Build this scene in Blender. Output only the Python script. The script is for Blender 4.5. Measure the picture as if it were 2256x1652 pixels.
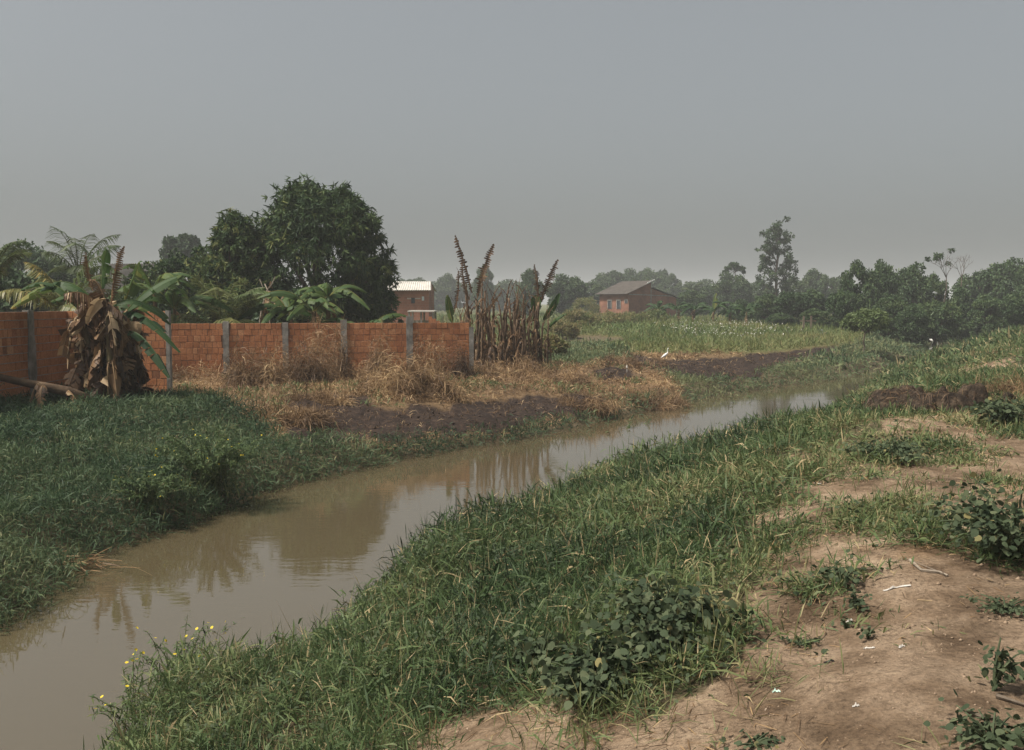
import bpy, math, random
import numpy as np
R = math.radians
for o in list(bpy.data.objects): bpy.data.objects.remove(o)
SC = bpy.context.scene
COL = SC.collection

# ---------------------------------------------------------------- camera
CAMZ = 3.43
PITCH = math.atan(158 / 2148.0)
FV = 2148.0                      # focal length in units of a 2256 wide picture
cam = bpy.data.cameras.new('camera'); camo = bpy.data.objects.new('camera', cam); COL.objects.link(camo)
cam.sensor_width = 36.0; cam.lens = 36.0 * FV / 2256
cam.clip_start = 0.05; cam.clip_end = 8000
camo.location = (0, 0, CAMZ); camo.rotation_euler = (math.pi / 2 - PITCH, 0, 0)
SC.camera = camo

# ---------------------------------------------------------------- sky, sun, exposure
SUN_EL, SUN_AZ = R(55), R(-108)          # azimuth from +Y towards +X: sun stands high to the left, level with the camera
w = bpy.data.worlds.new('World'); SC.world = w; w.use_nodes = True
nt = w.node_tree; nt.nodes.clear()
sky = nt.nodes.new('ShaderNodeTexSky'); sky.sky_type = 'NISHITA'; sky.sun_disc = False
sky.sun_elevation = SUN_EL; sky.sun_rotation = SUN_AZ
sky.air_density = 1.0; sky.dust_density = 7.0; sky.ozone_density = 1.5
hs = nt.nodes.new('ShaderNodeHueSaturation'); hs.inputs['Saturation'].default_value = 0.42
mx = nt.nodes.new('ShaderNodeMix'); mx.data_type = 'RGBA'; mx.inputs['Factor'].default_value = 0.42
mx.inputs['B'].default_value = (2.60, 2.82, 2.74, 1)     # even veil of smoke haze over the blue
bgn = nt.nodes.new('ShaderNodeBackground'); bgn.inputs['Strength'].default_value = 0.067
outn = nt.nodes.new('ShaderNodeOutputWorld')
nt.links.new(sky.outputs[0], hs.inputs['Color']); nt.links.new(hs.outputs[0], mx.inputs['A'])
nt.links.new(mx.outputs['Result'], bgn.inputs['Color']); nt.links.new(bgn.outputs[0], outn.inputs['Surface'])
sl = bpy.data.lights.new('sun', 'SUN'); sl.energy = 3.0; sl.angle = R(8); sl.color = (1.0, 0.93, 0.83)
so = bpy.data.objects.new('sun', sl); COL.objects.link(so)
sdir = (math.cos(SUN_EL) * math.sin(SUN_AZ), math.cos(SUN_EL) * math.cos(SUN_AZ), math.sin(SUN_EL))
from mathutils import Vector, Matrix
so.rotation_euler = Vector(sdir).to_track_quat('Z', 'Y').to_euler()
vs = SC.view_settings; vs.view_transform = 'Standard'; vs.look = 'None'; vs.gamma = 1.0; vs.use_curve_mapping = False
vs.exposure = 0.95
SC.render.engine = 'CYCLES'
cy = SC.cycles; cy.use_denoising = True; cy.denoiser = 'OPENIMAGEDENOISE'
cy.max_bounces = 6; cy.diffuse_bounces = 3; cy.glossy_bounces = 3; cy.transmission_bounces = 3
cy.volume_bounces = 0; cy.transparent_max_bounces = 4; cy.caustics_reflective = False; cy.caustics_refractive = False

# ---------------------------------------------------------------- helpers
RNG = np.random.default_rng(11)
CP, SP = math.cos(PITCH), math.sin(PITCH)
def ray(x, y):
    cx = (x - 1128) / FV; cyy = (826 - y) / FV
    return cx, CP + cyy * SP, -SP + cyy * CP
def at_z(x, y, z):
    dx, dy, dz = ray(x, y); t = (z - CAMZ) / dz
    return (dx * t, dy * t)
def at_y(x, y, Y):
    dx, dy, dz = ray(x, y); t = Y / dy
    return np.array((dx * t, Y, CAMZ + dz * t))
def xat(x, Y, yv=668):
    return at_y(x, yv, Y)[0]
def zat(y, Y):
    return at_y(1128, y, Y)[2]

def _hash(ix, iy, s):
    h = (ix.astype(np.int64) * 374761393 + iy.astype(np.int64) * 668265263 + s * 974634541) & 0x7fffffff
    h = ((h ^ (h >> 13)) * 1274126177) & 0x7fffffff
    return ((h ^ (h >> 16)) & 0xffff) / 65535.0
def vnoise(x, y, s=0):
    x = np.asarray(x, float); y = np.asarray(y, float)
    ix = np.floor(x); iy = np.floor(y); fx = x - ix; fy = y - iy
    fx = fx * fx * (3 - 2 * fx); fy = fy * fy * (3 - 2 * fy)
    a = _hash(ix, iy, s); b = _hash(ix + 1, iy, s); c = _hash(ix, iy + 1, s); d = _hash(ix + 1, iy + 1, s)
    return (a * (1 - fx) + b * fx) * (1 - fy) + (c * (1 - fx) + d * fx) * fy
def fbm(x, y, s=0, o=3):
    v = 0; a = 0.5; f = 1.0; tot = 0
    for k in range(o):
        v = v + a * vnoise(np.asarray(x) * f, np.asarray(y) * f, s + k * 7); tot += a; a *= 0.5; f *= 2.03
    return v / tot
def sst(a, b, x):
    t = np.clip((x - a) / (b - a), 0, 1); return t * t * (3 - 2 * t)
def unit(v):
    v = np.asarray(v, float); return v / np.maximum(np.linalg.norm(v, axis=-1, keepdims=True), 1e-9)
def inpoly(x, y, poly):
    x = np.asarray(x, float); y = np.asarray(y, float); ins = np.zeros(x.shape, bool); n = len(poly)
    for i in range(n):
        x0, y0 = poly[i]; x1, y1 = poly[(i + 1) % n]
        if y0 == y1: continue
        c = ((y0 > y) != (y1 > y)) & (x < (x1 - x0) * (y - y0) / (y1 - y0) + x0); ins ^= c
    return ins
def segdist(x, y, pts):
    best = np.full(np.shape(x), 1e9)
    for (x0, y0), (x1, y1) in zip(pts[:-1], pts[1:]):
        dx, dy = x1 - x0, y1 - y0
        t = np.clip(((x - x0) * dx + (y - y0) * dy) / (dx * dx + dy * dy + 1e-12), 0, 1)
        best = np.minimum(best, np.hypot(x - x0 - t * dx, y - y0 - t * dy))
    return best

ORG = {}
def props(o, label=None, cat=None, group=None, kind=None):
    if label: o['label'] = label
    if cat: o['category'] = cat
    if group: o['group'] = group
    if kind: o['kind'] = kind
    return o
def mesh_np(name, V, Q=None, T=None, tint=None, smooth=False, cols=None):
    """verts (n,3), quads (k,4), tris (m,3) -> mesh"""
    V = np.ascontiguousarray(V, np.float32).reshape(-1, 3)
    Q = np.zeros((0, 4), np.int32) if Q is None else np.asarray(Q, np.int32).reshape(-1, 4)
    T = np.zeros((0, 3), np.int32) if T is None else np.asarray(T, np.int32).reshape(-1, 3)
    me = bpy.data.meshes.new(name)
    nl = Q.size + T.size; nf = len(Q) + len(T)
    me.vertices.add(len(V)); me.vertices.foreach_set('co', V.ravel())
    me.loops.add(nl); me.loops.foreach_set('vertex_index', np.concatenate([Q.ravel(), T.ravel()]).astype(np.int32))
    me.polygons.add(nf)
    st = np.concatenate([np.arange(len(Q)) * 4, len(Q) * 4 + np.arange(len(T)) * 3]).astype(np.int32)
    me.polygons.foreach_set('loop_start', st)
    if smooth or nf < 6000: me.polygons.foreach_set('use_smooth', np.full(nf, bool(smooth)))
    if tint is not None:
        a = me.attributes.new('tint', 'FLOAT', 'POINT'); a.data.foreach_set('value', np.ascontiguousarray(np.broadcast_to(tint, (len(V),)), np.float32))
    if cols is not None:
        for nm, c in cols.items():
            a = me.attributes.new(nm, 'FLOAT_COLOR', 'POINT'); a.data.foreach_set('color', np.ascontiguousarray(c, np.float32).ravel())
    me.update(calc_edges=True); me.validate()
    return me
def link(name, me, mat=None, parent=None):
    o = bpy.data.objects.new(name, me); COL.objects.link(o)
    if parent is not None: o.parent = parent
    if mat is not None and me is not None and len(me.materials) == 0: me.materials.append(mat)
    return o
def mk(name, G, mat, parent=None, smooth=False):
    """G = (V, Q, tint) in world space (or local to the parent's origin if that is at 0)"""
    V, Q, t = G
    V = np.asarray(V, float)
    org = ORG.get(parent.name, (0, 0, 0)) if parent is not None else (0, 0, 0)
    o = link(name, mesh_np(name, V - np.array(org), Q, tint=t, smooth=smooth), mat, parent)
    ORG[o.name] = org
    return o
def thing(name, label, cat, loc=(0, 0, 0), group=None):
    o = bpy.data.objects.new(name, None); COL.objects.link(o); o.location = loc; o.empty_display_size = 0.2
    ORG[o.name] = tuple(loc); props(o, label, cat, group, 'thing' if name.endswith('wall') else None)
    return o
def one(name, G, mat, label, cat, loc, group=None, smooth=False):
    """a thing that is a single mesh, its origin at loc"""
    V, Q, t = G
    o = link(name, mesh_np(name, np.asarray(V, float) - np.array(loc), Q, tint=t, smooth=smooth), mat); o.location = loc
    return props(o, label, cat, group, 'thing' if name.endswith('wall') else None)
def copy_tree(root, loc, rz=0.0, sc=(1, 1, 1), label=None, tilt=(0, 0)):
    c = root.copy(); COL.objects.link(c); c.location = loc; c.rotation_euler = (tilt[0], tilt[1], rz); c.scale = sc
    if label: c['label'] = label
    for ch in root.children:
        d = ch.copy(); COL.objects.link(d); d.parent = c
        for g in ch.children:
            e = g.copy(); COL.objects.link(e); e.parent = d
    return c
def join(*Gs):
    V, Q, T, n = [], [], [], 0
    for v, q, t in Gs:
        v = np.asarray(v, float).reshape(-1, 3)
        V.append(v); Q.append(np.asarray(q).reshape(-1, 4) + n); T.append(np.broadcast_to(np.asarray(t, float), (len(v),))); n += len(v)
    return np.concatenate(V), np.concatenate(Q), np.concatenate(T)

def ribbons(base, d, L, W, droop, nseg, prof, roll, tint, rnd=None):
    """many tapering strips: base (n,3), unit direction d (n,3)"""
    base = np.asarray(base, float); n = len(base); d = unit(d)
    L = np.broadcast_to(L, (n,)); W = np.broadcast_to(W, (n,)); droop = np.broadcast_to(droop, (n,)); roll = np.broadcast_to(roll, (n,))
    t = np.linspace(0, 1, nseg + 1)
    P = base[:, None, :] + d[:, None, :] * (L[:, None] * t)[..., None]
    P[..., 2] -= (droop * L)[:, None] * t ** 2
    s = np.cross(d, np.array([0.013, 0.007, 1.0])); s = unit(s); o = np.cross(s, d)
    s = s * np.cos(roll)[:, None] + o * np.sin(roll)[:, None]
    hw = (W[:, None] * np.asarray(prof)[None, :] * 0.5)[..., None] * s[:, None, :]
    V = np.stack([P - hw, P + hw], 2).reshape(-1, 3)
    k = (nseg + 1) * 2
    b = np.arange(n)[:, None] * k + np.arange(nseg)[None, :] * 2
    Q = np.stack([b, b + 1, b + 3, b + 2], -1).reshape(-1, 4)
    return V, Q, np.repeat(np.broadcast_to(tint, (n,)), k)
def tube(pts, rad, sides=6, tint=0.5, cap=True):
    P = np.asarray(pts, float); n = len(P); rad = np.broadcast_to(rad, (n,))
    tg = np.gradient(P, axis=0); tg = unit(tg)
    ref = np.array([1.0, 0, 0]) if abs(tg[0][0]) < 0.8 else np.array([0, 1.0, 0])
    V = []
    for i in range(n):
        u = unit(np.cross(tg[i], ref)); v = np.cross(tg[i], u); ref = np.cross(u, tg[i])
        a = np.arange(sides) * 2 * np.pi / sides
        V.append(P[i] + rad[i] * (np.cos(a)[:, None] * u + np.sin(a)[:, None] * v))
    V = np.concatenate(V); Q = []
    for i in range(n - 1):
        for k in range(sides):
            a, b = i * sides + k, i * sides + (k + 1) % sides; Q.append((a, b, b + sides, a + sides))
    if cap:
        c0, c1 = len(V), len(V) + 1
        V = np.concatenate([V, P[:1], P[-1:]])
        for k in range(0, sides, 2):
            Q.append((c0, (k + 2) % sides, k + 1, k)); e = (n - 1) * sides
            Q.append((c1, e + k, e + k + 1, e + (k + 2) % sides))
    return V, np.array(Q), np.full(len(V), tint)
def box(x0, x1, y0, y1, z0, z1, tint=0.5):
    V = np.array([(x, y, z) for z in (z0, z1) for y in (y0, y1) for x in (x0, x1)], float)
    Q = np.array([(0, 2, 3, 1), (4, 5, 7, 6), (0, 1, 5, 4), (2, 6, 7, 3), (0, 4, 6, 2), (1, 3, 7, 5)])
    return V, Q, np.full(8, tint)
def bez(p0, p1, p2, n):
    t = np.linspace(0, 1, n)[:, None]; p0, p1, p2 = map(lambda a: np.asarray(a, float), (p0, p1, p2))
    return (1 - t) ** 2 * p0 + 2 * t * (1 - t) * p1 + t * t * p2

# ---------------------------------------------------------------- materials
def M(name):
    m = bpy.data.materials.new(name); m.use_nodes = True; m.node_tree.nodes.clear(); return m, m.node_tree
def N(nt, kind, **kw):
    n = nt.nodes.new(kind)
    for k, v in kw.items():
        if k in n.inputs: n.inputs[k].default_value = v
        else: setattr(n, k, v)
    return n
def ramp(nt, stops, fac=None, interp='LINEAR'):
    r = nt.nodes.new('ShaderNodeValToRGB'); r.color_ramp.interpolation = interp
    e = r.color_ramp.elements
    while len(e) < len(stops): e.new(0.5)
    for i, (p, c) in enumerate(stops): e[i].position = p; e[i].color = (*c, 1)
    if fac is not None: nt.links.new(fac, r.inputs[0])
    return r
def leaf_mat(name, stops, trans=0.3, rough=0.55, spec=0.25, var=0.0, vscale=3.0):
    m, nt = M(name)
    at = N(nt, 'ShaderNodeAttribute', attribute_name='tint')
    f = at.outputs['Fac']
    if var:
        tc = N(nt, 'ShaderNodeTexCoord'); nz = N(nt, 'ShaderNodeTexNoise', Scale=vscale, Detail=3.0)
        nt.links.new(tc.outputs['Object'], nz.inputs['Vector'])
        ma = N(nt, 'ShaderNodeMath', operation='SUBTRACT'); nt.links.new(nz.outputs[0], ma.inputs[0]); ma.inputs[1].default_value = 0.5
        mb = N(nt, 'ShaderNodeMath', operation='MULTIPLY_ADD'); nt.links.new(ma.outputs[0], mb.inputs[0]); mb.inputs[1].default_value = var
        nt.links.new(f, mb.inputs[2]); f = mb.outputs[0]
    r = ramp(nt, stops, f)
    p = N(nt, 'ShaderNodeBsdfPrincipled', Roughness=rough); p.inputs['Specular IOR Level'].default_value = spec
    nt.links.new(r.outputs[0], p.inputs['Base Color'])
    o = N(nt, 'ShaderNodeOutputMaterial')
    if trans:
        tr = N(nt, 'ShaderNodeBsdfTranslucent'); nt.links.new(r.outputs[0], tr.inputs['Color'])
        mx = N(nt, 'ShaderNodeMixShader'); mx.inputs[0].default_value = trans
        nt.links.new(p.outputs[0], mx.inputs[1]); nt.links.new(tr.outputs[0], mx.inputs[2]); nt.links.new(mx.outputs[0], o.inputs[0])
    else: nt.links.new(p.outputs[0], o.inputs[0])
    return m
def solid_mat(name, stops, scale=4.0, rough=0.85, bump=0.0, bscale=30.0, spec=0.2, use_random=False, detail=6.0):
    """procedural colour from noise, optionally shifted per object"""
    m, nt = M(name)
    tc = N(nt, 'ShaderNodeTexCoord'); nz = N(nt, 'ShaderNodeTexNoise', Scale=scale, Detail=detail, Roughness=0.65)
    nt.links.new(tc.outputs['Object'], nz.inputs['Vector']); f = nz.outputs[0]
    if use_random:
        oi = N(nt, 'ShaderNodeObjectInfo'); mm = N(nt, 'ShaderNodeMath', operation='MULTIPLY_ADD')
        nt.links.new(oi.outputs['Random'], mm.inputs[0]); mm.inputs[1].default_value = 0.5
        mh = N(nt, 'ShaderNodeMath', operation='MULTIPLY'); nt.links.new(f, mh.inputs[0]); mh.inputs[1].default_value = 0.5
        nt.links.new(mh.outputs[0], mm.inputs[2]); f = mm.outputs[0]
    r = ramp(nt, stops, f)
    p = N(nt, 'ShaderNodeBsdfPrincipled', Roughness=rough); p.inputs['Specular IOR Level'].default_value = spec
    nt.links.new(r.outputs[0], p.inputs['Base Color'])
    if bump:
        nb = N(nt, 'ShaderNodeTexNoise', Scale=bscale, Detail=5.0); nt.links.new(tc.outputs['Object'], nb.inputs['Vector'])
        b = N(nt, 'ShaderNodeBump', Strength=bump, Distance=0.02); nt.links.new(nb.outputs[0], b.inputs['Height']); nt.links.new(b.outputs[0], p.inputs['Normal'])
    o = N(nt, 'ShaderNodeOutputMaterial'); nt.links.new(p.outputs[0], o.inputs[0])
    return m

GRASS = leaf_mat('grass_blades', [(0.0, (0.020, 0.036, 0.018)), (0.35, (0.055, 0.091, 0.034)), (0.62, (0.114, 0.156, 0.060)), (0.84, (0.215, 0.205, 0.095)), (1.0, (0.42, 0.32, 0.18))], trans=0.28, spec=0.2, rough=0.55)
LUSH = leaf_mat('lush_blades', [(0.0, (0.018, 0.040, 0.020)), (0.4, (0.050, 0.088, 0.042)), (0.75, (0.112, 0.150, 0.070)), (1.0, (0.22, 0.21, 0.10))], trans=0.3, spec=0.18, rough=0.55)
DRY = leaf_mat('dry_straw', [(0.0, (0.055, 0.033, 0.020)), (0.35, (0.165, 0.100, 0.052)), (0.7, (0.34, 0.222, 0.112)), (1.0, (0.54, 0.40, 0.22))], trans=0.2)
FIELD = leaf_mat('field_blades', [(0.0, (0.05, 0.09, 0.03)), (0.4, (0.10, 0.145, 0.045)), (0.7, (0.17, 0.18, 0.065)), (1.0, (0.26, 0.21, 0.10))], trans=0.25)
BROAD = leaf_mat('broad_leaves', [(0.0, (0.034, 0.052, 0.028)), (0.5, (0.070, 0.094, 0.050)), (0.9, (0.135, 0.155, 0.085)), (1.0, (0.24, 0.21, 0.09))], trans=0.3, rough=0.7, spec=0.15)
TREE = leaf_mat('tree_leaves', [(0.0, (0.020, 0.042, 0.018)), (0.4, (0.045, 0.082, 0.030)), (0.75, (0.085, 0.125, 0.040)), (1.0, (0.165, 0.18, 0.060))], trans=0.2, rough=0.6, spec=0.18)
FARTREE = leaf_mat('far_tree_leaves', [(0.0, (0.026, 0.052, 0.024)), (0.5, (0.060, 0.102, 0.040)), (1.0, (0.125, 0.165, 0.060))], trans=0.22)
BANANA = leaf_mat('banana_blades', [(0.0, (0.020, 0.048, 0.018)), (0.45, (0.050, 0.095, 0.028)), (0.75, (0.115, 0.155, 0.042)), (1.0, (0.32, 0.25, 0.07))], trans=0.35, rough=0.55, spec=0.22, var=0.45, vscale=1.6)
DEADB = leaf_mat('dead_banana_blades', [(0.0, (0.045, 0.028, 0.018)), (0.4, (0.125, 0.070, 0.035)), (0.7, (0.24, 0.145, 0.072)), (1.0, (0.48, 0.35, 0.21))], trans=0.18, var=0.5, vscale=2.5)
FROND = leaf_mat('palm_fronds', [(0.0, (0.035, 0.060, 0.020)), (0.5, (0.085, 0.115, 0.038)), (0.8, (0.17, 0.17, 0.06)), (1.0, (0.40, 0.28, 0.08))], trans=0.28, rough=0.45)
STEM = solid_mat('banana_stem', [(0.25, (0.045, 0.032, 0.020)), (0.5, (0.12, 0.085, 0.045)), (0.75, (0.13, 0.135, 0.06))], scale=3.0, bump=0.5, bscale=14)
DSTEM = solid_mat('dead_banana_stem', [(0.25, (0.030, 0.020, 0.014)), (0.5, (0.10, 0.065, 0.040)), (0.75, (0.24, 0.165, 0.10))], scale=3.5, bump=0.7, bscale=12)
BARK = solid_mat('bark', [(0.3, (0.055, 0.042, 0.032)), (0.7, (0.15, 0.12, 0.09))], scale=6, bump=0.6, bscale=20)
PALEBARK = solid_mat('pale_bark', [(0.3, (0.16, 0.13, 0.10)), (0.7, (0.34, 0.29, 0.23))], scale=6, bump=0.5, bscale=20)
CONC = solid_mat('concrete', [(0.3, (0.12, 0.113, 0.10)), (0.5, (0.22, 0.21, 0.19)), (0.75, (0.36, 0.34, 0.31))], scale=3.5, bump=0.5, bscale=40)
MORTAR = solid_mat('mortar', [(0.3, (0.24, 0.20, 0.17)), (0.7, (0.42, 0.37, 0.33))], scale=8, bump=0.6, bscale=50)
WHITE = solid_mat('white_plastic', [(0.3, (0.62, 0.62, 0.60)), (0.7, (0.82, 0.82, 0.80))], scale=5, rough=0.5)
OFFW = solid_mat('dirty_plastic', [(0.3, (0.36, 0.33, 0.29)), (0.7, (0.62, 0.59, 0.54))], scale=30, rough=0.6)
FEATHER = solid_mat('white_feathers', [(0.3, (0.78, 0.77, 0.74)), (0.7, (0.86, 0.86, 0.84))], scale=20, rough=0.7)
# ---------------------------------------------------------------- the stream and the lie of the land
farpx = [(0, 1372), (60, 1320), (128, 1292), (108, 1256), (220, 1214), (330, 1174), (430, 1143), (560, 1088), (640, 1064), (750, 1040), (870, 1011), (1000, 989),
         (1150, 967), (1330, 926), (1490, 888), (1600, 867), (1700, 851), (1830, 836)]
FARB = [(-9.0, -12.0), (-8.0, 2.0), (-6.6, 8.5)] + [at_z(x, y, 0.0) for x, y in farpx] + [(24.6, 60.0), (30.0, 72.0), (36.0, 86.0), (52.0, 120.0)]
nearpx = [(180, 1652), (320, 1480), (420, 1420), (560, 1400), (700, 1340), (800, 1255), (870, 1195), (960, 1135), (1060, 1092), (1170, 1052), (1350, 975), (1500, 942), (1620, 905), (1740, 890), (1840, 862)]
NEARB = [(-4.4, -12.0), (-3.6, 2.0)] + [at_z(x, y, 0.55 if x < 1000 else (0.72 if x < 1400 else 0.9)) for x, y in nearpx] + [(14.4, 38.8), (19.4, 48.6), (25.6, 59.6), (32.2, 71.0), (43.0, 86.0), (58.0, 120.0)]
WPOLY = FARB + NEARB[::-1]
def sides(x, y):
    """distance to the water's edge (negative in the water) and True on the far (left) bank"""
    df = segdist(x, y, FARB); dn = segdist(x, y, NEARB)
    d = np.minimum(df, dn); d = np.where(inpoly(x, y, WPOLY), -d, d)
    return d, df < dn
mud = None
def H(x, y):
    x = np.asarray(x, float); y = np.asarray(y, float)
    d, far = sides(x, y)
    dj = d + (fbm(x * 1.1, y * 1.1, 3) - 0.5) * 0.5
    zf = 0.42 * sst(-0.1, 0.8, dj) + 0.55 * sst(0.3, 5.5, d) + (fbm(x * 0.7, y * 0.7, 5, 4) - 0.5) * 0.22 * sst(0.2, 2, d)
    zn = 0.38 * sst(-0.1, 0.7, dj) + 1.34 * sst(0.2, 5.4, d) + (fbm(x * 0.55, y * 0.55, 9, 4) - 0.5) * 0.26 * sst(1.0, 5, d)
    zn = zn + 0.05 * (fbm(x * 2.6, y * 2.6, 15, 3) - 0.5) * sst(2, 5, d)
    zn = np.where(y > 55, zn + (0.9 - zn) * sst(55, 140, y), zn)
    z = np.where(far, zf, zn)
    z = np.where(far & (d > 0.8), z + 0.12 * (fbm(x * 2.2, y * 2.2, 21, 3) - 0.5) * (y < 60), z)
    z = np.where(d < 0, -0.5 * sst(0, 1.0, -dj) - 0.03, z)
    z = np.where(far & (y > 45) & (x > 1), z + 0.45 * sst(60, 75, y) * sst(2, 6, x) * (1 - sst(15, 30, x)), z)
    if mud is not None: z = z + mud(x, y, far & (d > .3))
    fr = np.hypot(x, y); z = z + 1.2 * sst(160, 600, fr)
    return z
def Hs(x, y): return float(H(np.array([x]), np.array([y]))[0])
_TY = np.concatenate([np.arange(1.5, 60, .04), np.arange(60, 400, .5)])
def hit(x, y):
    """where the line of sight through a picture point meets the ground"""
    dx, dy, dz = ray(x, y); Z = CAMZ + dz / dy * _TY; k = np.nonzero(Z < H(dx / dy * _TY, _TY))[0]
    Y = _TY[k[0]] if len(k) else 400.0
    return (dx / dy * Y, Y)
def gpoly(px, z=None): return [hit(x, y) for x, y in px]
P_LUSH = gpoly([(-500, 868), (0, 874), (200, 880), (430, 878), (545, 905), (590, 950), (625, 985), (760, 975), (880, 992), (1010, 985), (1030, 1030), (900, 1200), (300, 1500), (-500, 1800)], 0.8)
P_DARK = [gpoly(p, 0.9) for p in (
    [(620, 950), (700, 918), (800, 900), (880, 905), (1000, 888), (1080, 884), (1180, 868), (1290, 868), (1340, 890), (1320, 912), (1200, 935), (1080, 955), (900, 975), (740, 982), (640, 980)],
    [(640, 872), (740, 872), (820, 885), (800, 905), (680, 905), (620, 890)],
    [(1375, 772), (1440, 790), (1580, 790), (1780, 768), (1850, 760), (1840, 772), (1740, 800), (1640, 832), (1560, 842), (1450, 818), (1370, 800)],
    [(1300, 815), (1400, 815), (1420, 838), (1330, 842)])]
P_DIRT = [gpoly(p, 1.7) for p in (
    [(840, 1700), (870, 1660), (960, 1600), (1100, 1575), (1230, 1565), (1440, 1585), (1560, 1510), (1650, 1445), (1665, 1385), (1740, 1352), (1830, 1300), (1900, 1268), (1960, 1240), (2100, 1240), (2150, 1215), (2256, 1200), (2700, 1160), (2900, 2600), (300, 2600)],
    [(1665, 1385), (1690, 1290), (1655, 1190), (1680, 1110), (1640, 1040), (1740, 1003), (1850, 978), (1960, 955), (2110, 940), (2256, 930), (2600, 925), (2600, 1300), (2256, 1300), (1960, 1290), (1830, 1330)],
    [(1940, 935), (1985, 915), (2150, 912), (2256, 905), (2400, 905), (2300, 955), (2150, 960), (1960, 975)],
    [(2060, 814), (2256, 803), (2500, 800), (2500, 812), (2256, 820), (2130, 829)],
    [(2100, 790), (2400, 786), (2400, 793), (2120, 795)])]
P_MID = gpoly([(1150, 780), (1230, 742), (1370, 745), (1385, 770), (1360, 800), (1290, 805), (1200, 800)], 0.95)
TUSS = []
for cx_, cy_, rx_, ry_ in ((1750, 1050, 75, 42), (1700, 1120, 60, 45), (1735, 1200, 75, 40), (1952, 1018, 100, 36), (2082, 1000, 80, 50), (2201, 940, 85, 42), (1955, 1140, 110, 75), (2060, 1200, 70, 30), (1790, 1305, 85, 48), (1850, 1265, 55, 25), (2236, 1215, 90, 60), (2200, 1060, 60, 25), (1990, 955, 60, 22), (1850, 1010, 50, 20), (2160, 1150, 40, 20)):
    c_ = hit(cx_, cy_); TUSS.append((c_[0], c_[1], rx_ * c_[1] / 2148, max(.15, (hit(cx_, cy_ - ry_)[1] - hit(cx_, cy_ + ry_)[1]) * .28)))
def tuss(x, y):
    jx = (fbm(x * 2.1, y * 2.1, 201) - .5) * .5; jy = (fbm(x * 2.1, y * 2.1, 205) - .5) * .8; r = np.zeros(np.shape(x))
    for a, b, rx, ry in TUSS: r = np.maximum(r, sst(1.25, .55, np.hypot((x + jx - a) / rx, (y + jy - b) / ry)))
    return r
def pw(x, y, polys, amp=0.35, sc=1.3, s=31):
    f = np.clip(np.asarray(y) / 9.0, 0.5, 4)
    jx = (fbm(x * sc, y * sc, s) - 0.5) * 2 * amp * f; jy = (fbm(x * sc, y * sc, s + 5) - 0.5) * 2 * amp * f
    r = np.zeros(np.shape(x), bool)
    for p in polys: r |= inpoly(x + jx, y + jy, p)
    return r
def _mud(x, y, ok):
    return np.where(ok & (y > 15) & (y < 62) & pw(x, y, P_DARK, 0.16, 0.9, 41), 0.30 * (fbm(x * 2.3, y * 2.3, 171, 4) - .52), 0)
mud = _mud
def zones(x, y):
    """weights: bare dirt, dark mud, green, (rest: dry)"""
    x = np.asarray(x, float); y = np.asarray(y, float)
    d, far = sides(x, y)
    dirt = pw(x, y, P_DIRT) & ~far & (d > 0.6)
    dark = pw(x, y, P_DARK, 0.16, 0.9, 41) & far & (d > 0.12)
    lush = pw(x, y, [P_LUSH], 0.25, 1.0, 51) & far
    fr = far & (d < 0.1 + 0.8 * fbm(x * 0.8, y * 0.8, 61)) & (x < 5.2)
    g2 = far & (x > 6.0) & (d < 3.6) & ~dark
    mid = far & pw(x, y, [P_MID], 0.3, 0.5, 71)
    fld = far & (y > 47 + 6 * (x < 1.5)) & ~dark
    nearg = ~far & ~dirt
    return dict(d=d, far=far, dirt=dirt, dark=dark, lush=lush, fringe=fr & ~lush & ~dark, g2=g2, mid=mid & ~dark, field=fld & ~g2 & ~mid, near=nearg,
                dry=far & ~dark & ~lush & ~g2 & ~mid & ~fld)

# ground sheet: rings widening from the camera out to the horizon
na_f, nr = 370, 265
ang = np.concatenate([np.linspace(-36, 36, na_f), np.linspace(36, 324, 48)[1:-1]])
ang = np.radians(np.concatenate([ang]))
rr = 0.8 * (1450 / 0.8) ** (np.linspace(0, 1, nr) ** 1.0)
AA, RRr = np.meshgrid(ang, rr)
GX = np.sin(AA) * RRr; GY = np.cos(AA) * RRr - 0.0
gx, gy = GX.ravel(), GY.ravel()
gz = H(gx, gy)
zn_ = zones(gx, gy)
na = len(ang)
i, j = np.meshgrid(np.arange(nr - 1), np.arange(na), indexing='ij'); j2 = (j + 1) % na
GQ = np.stack([i * na + j, i * na + j2, (i + 1) * na + j2, (i + 1) * na + j], -1).reshape(-1, 4)
gcol = np.stack([zn_['dirt'] * 1.0, zn_['dark'] * 1.0, (zn_['lush'] | zn_['g2'] | zn_['mid'] | zn_['near'] | zn_['fringe']) * 1.0, zn_['field'] * 1.0], -1)
# soften the zone borders a little
g4 = gcol.reshape(nr, na, 4)
for _ in range(2):
    g4 = (g4 + np.roll(g4, 1, 1) + np.roll(g4, -1, 1) + np.vstack([g4[:1], g4[:-1]]) + np.vstack([g4[1:], g4[-1:]])) / 5
c0 = len(gx)
GV = np.concatenate([np.stack([gx, gy, gz], -1), [[0, 0, Hs(0, 0.01)]]])
GT = np.stack([np.full(na, c0), (np.arange(na) + 1) % na, np.arange(na)], -1)
gm, nt = M('earth')
at = N(nt, 'ShaderNodeAttribute', attribute_name='zone'); sep = N(nt, 'ShaderNodeSeparateColor'); nt.links.new(at.outputs['Color'], sep.inputs[0])
geo = N(nt, 'ShaderNodeNewGeometry')
def nz(scale, det=6.0, rough=0.6):
    n = N(nt, 'ShaderNodeTexNoise', Scale=scale, Detail=det, Roughness=rough); nt.links.new(geo.outputs['Position'], n.inputs['Vector']); return n
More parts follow.
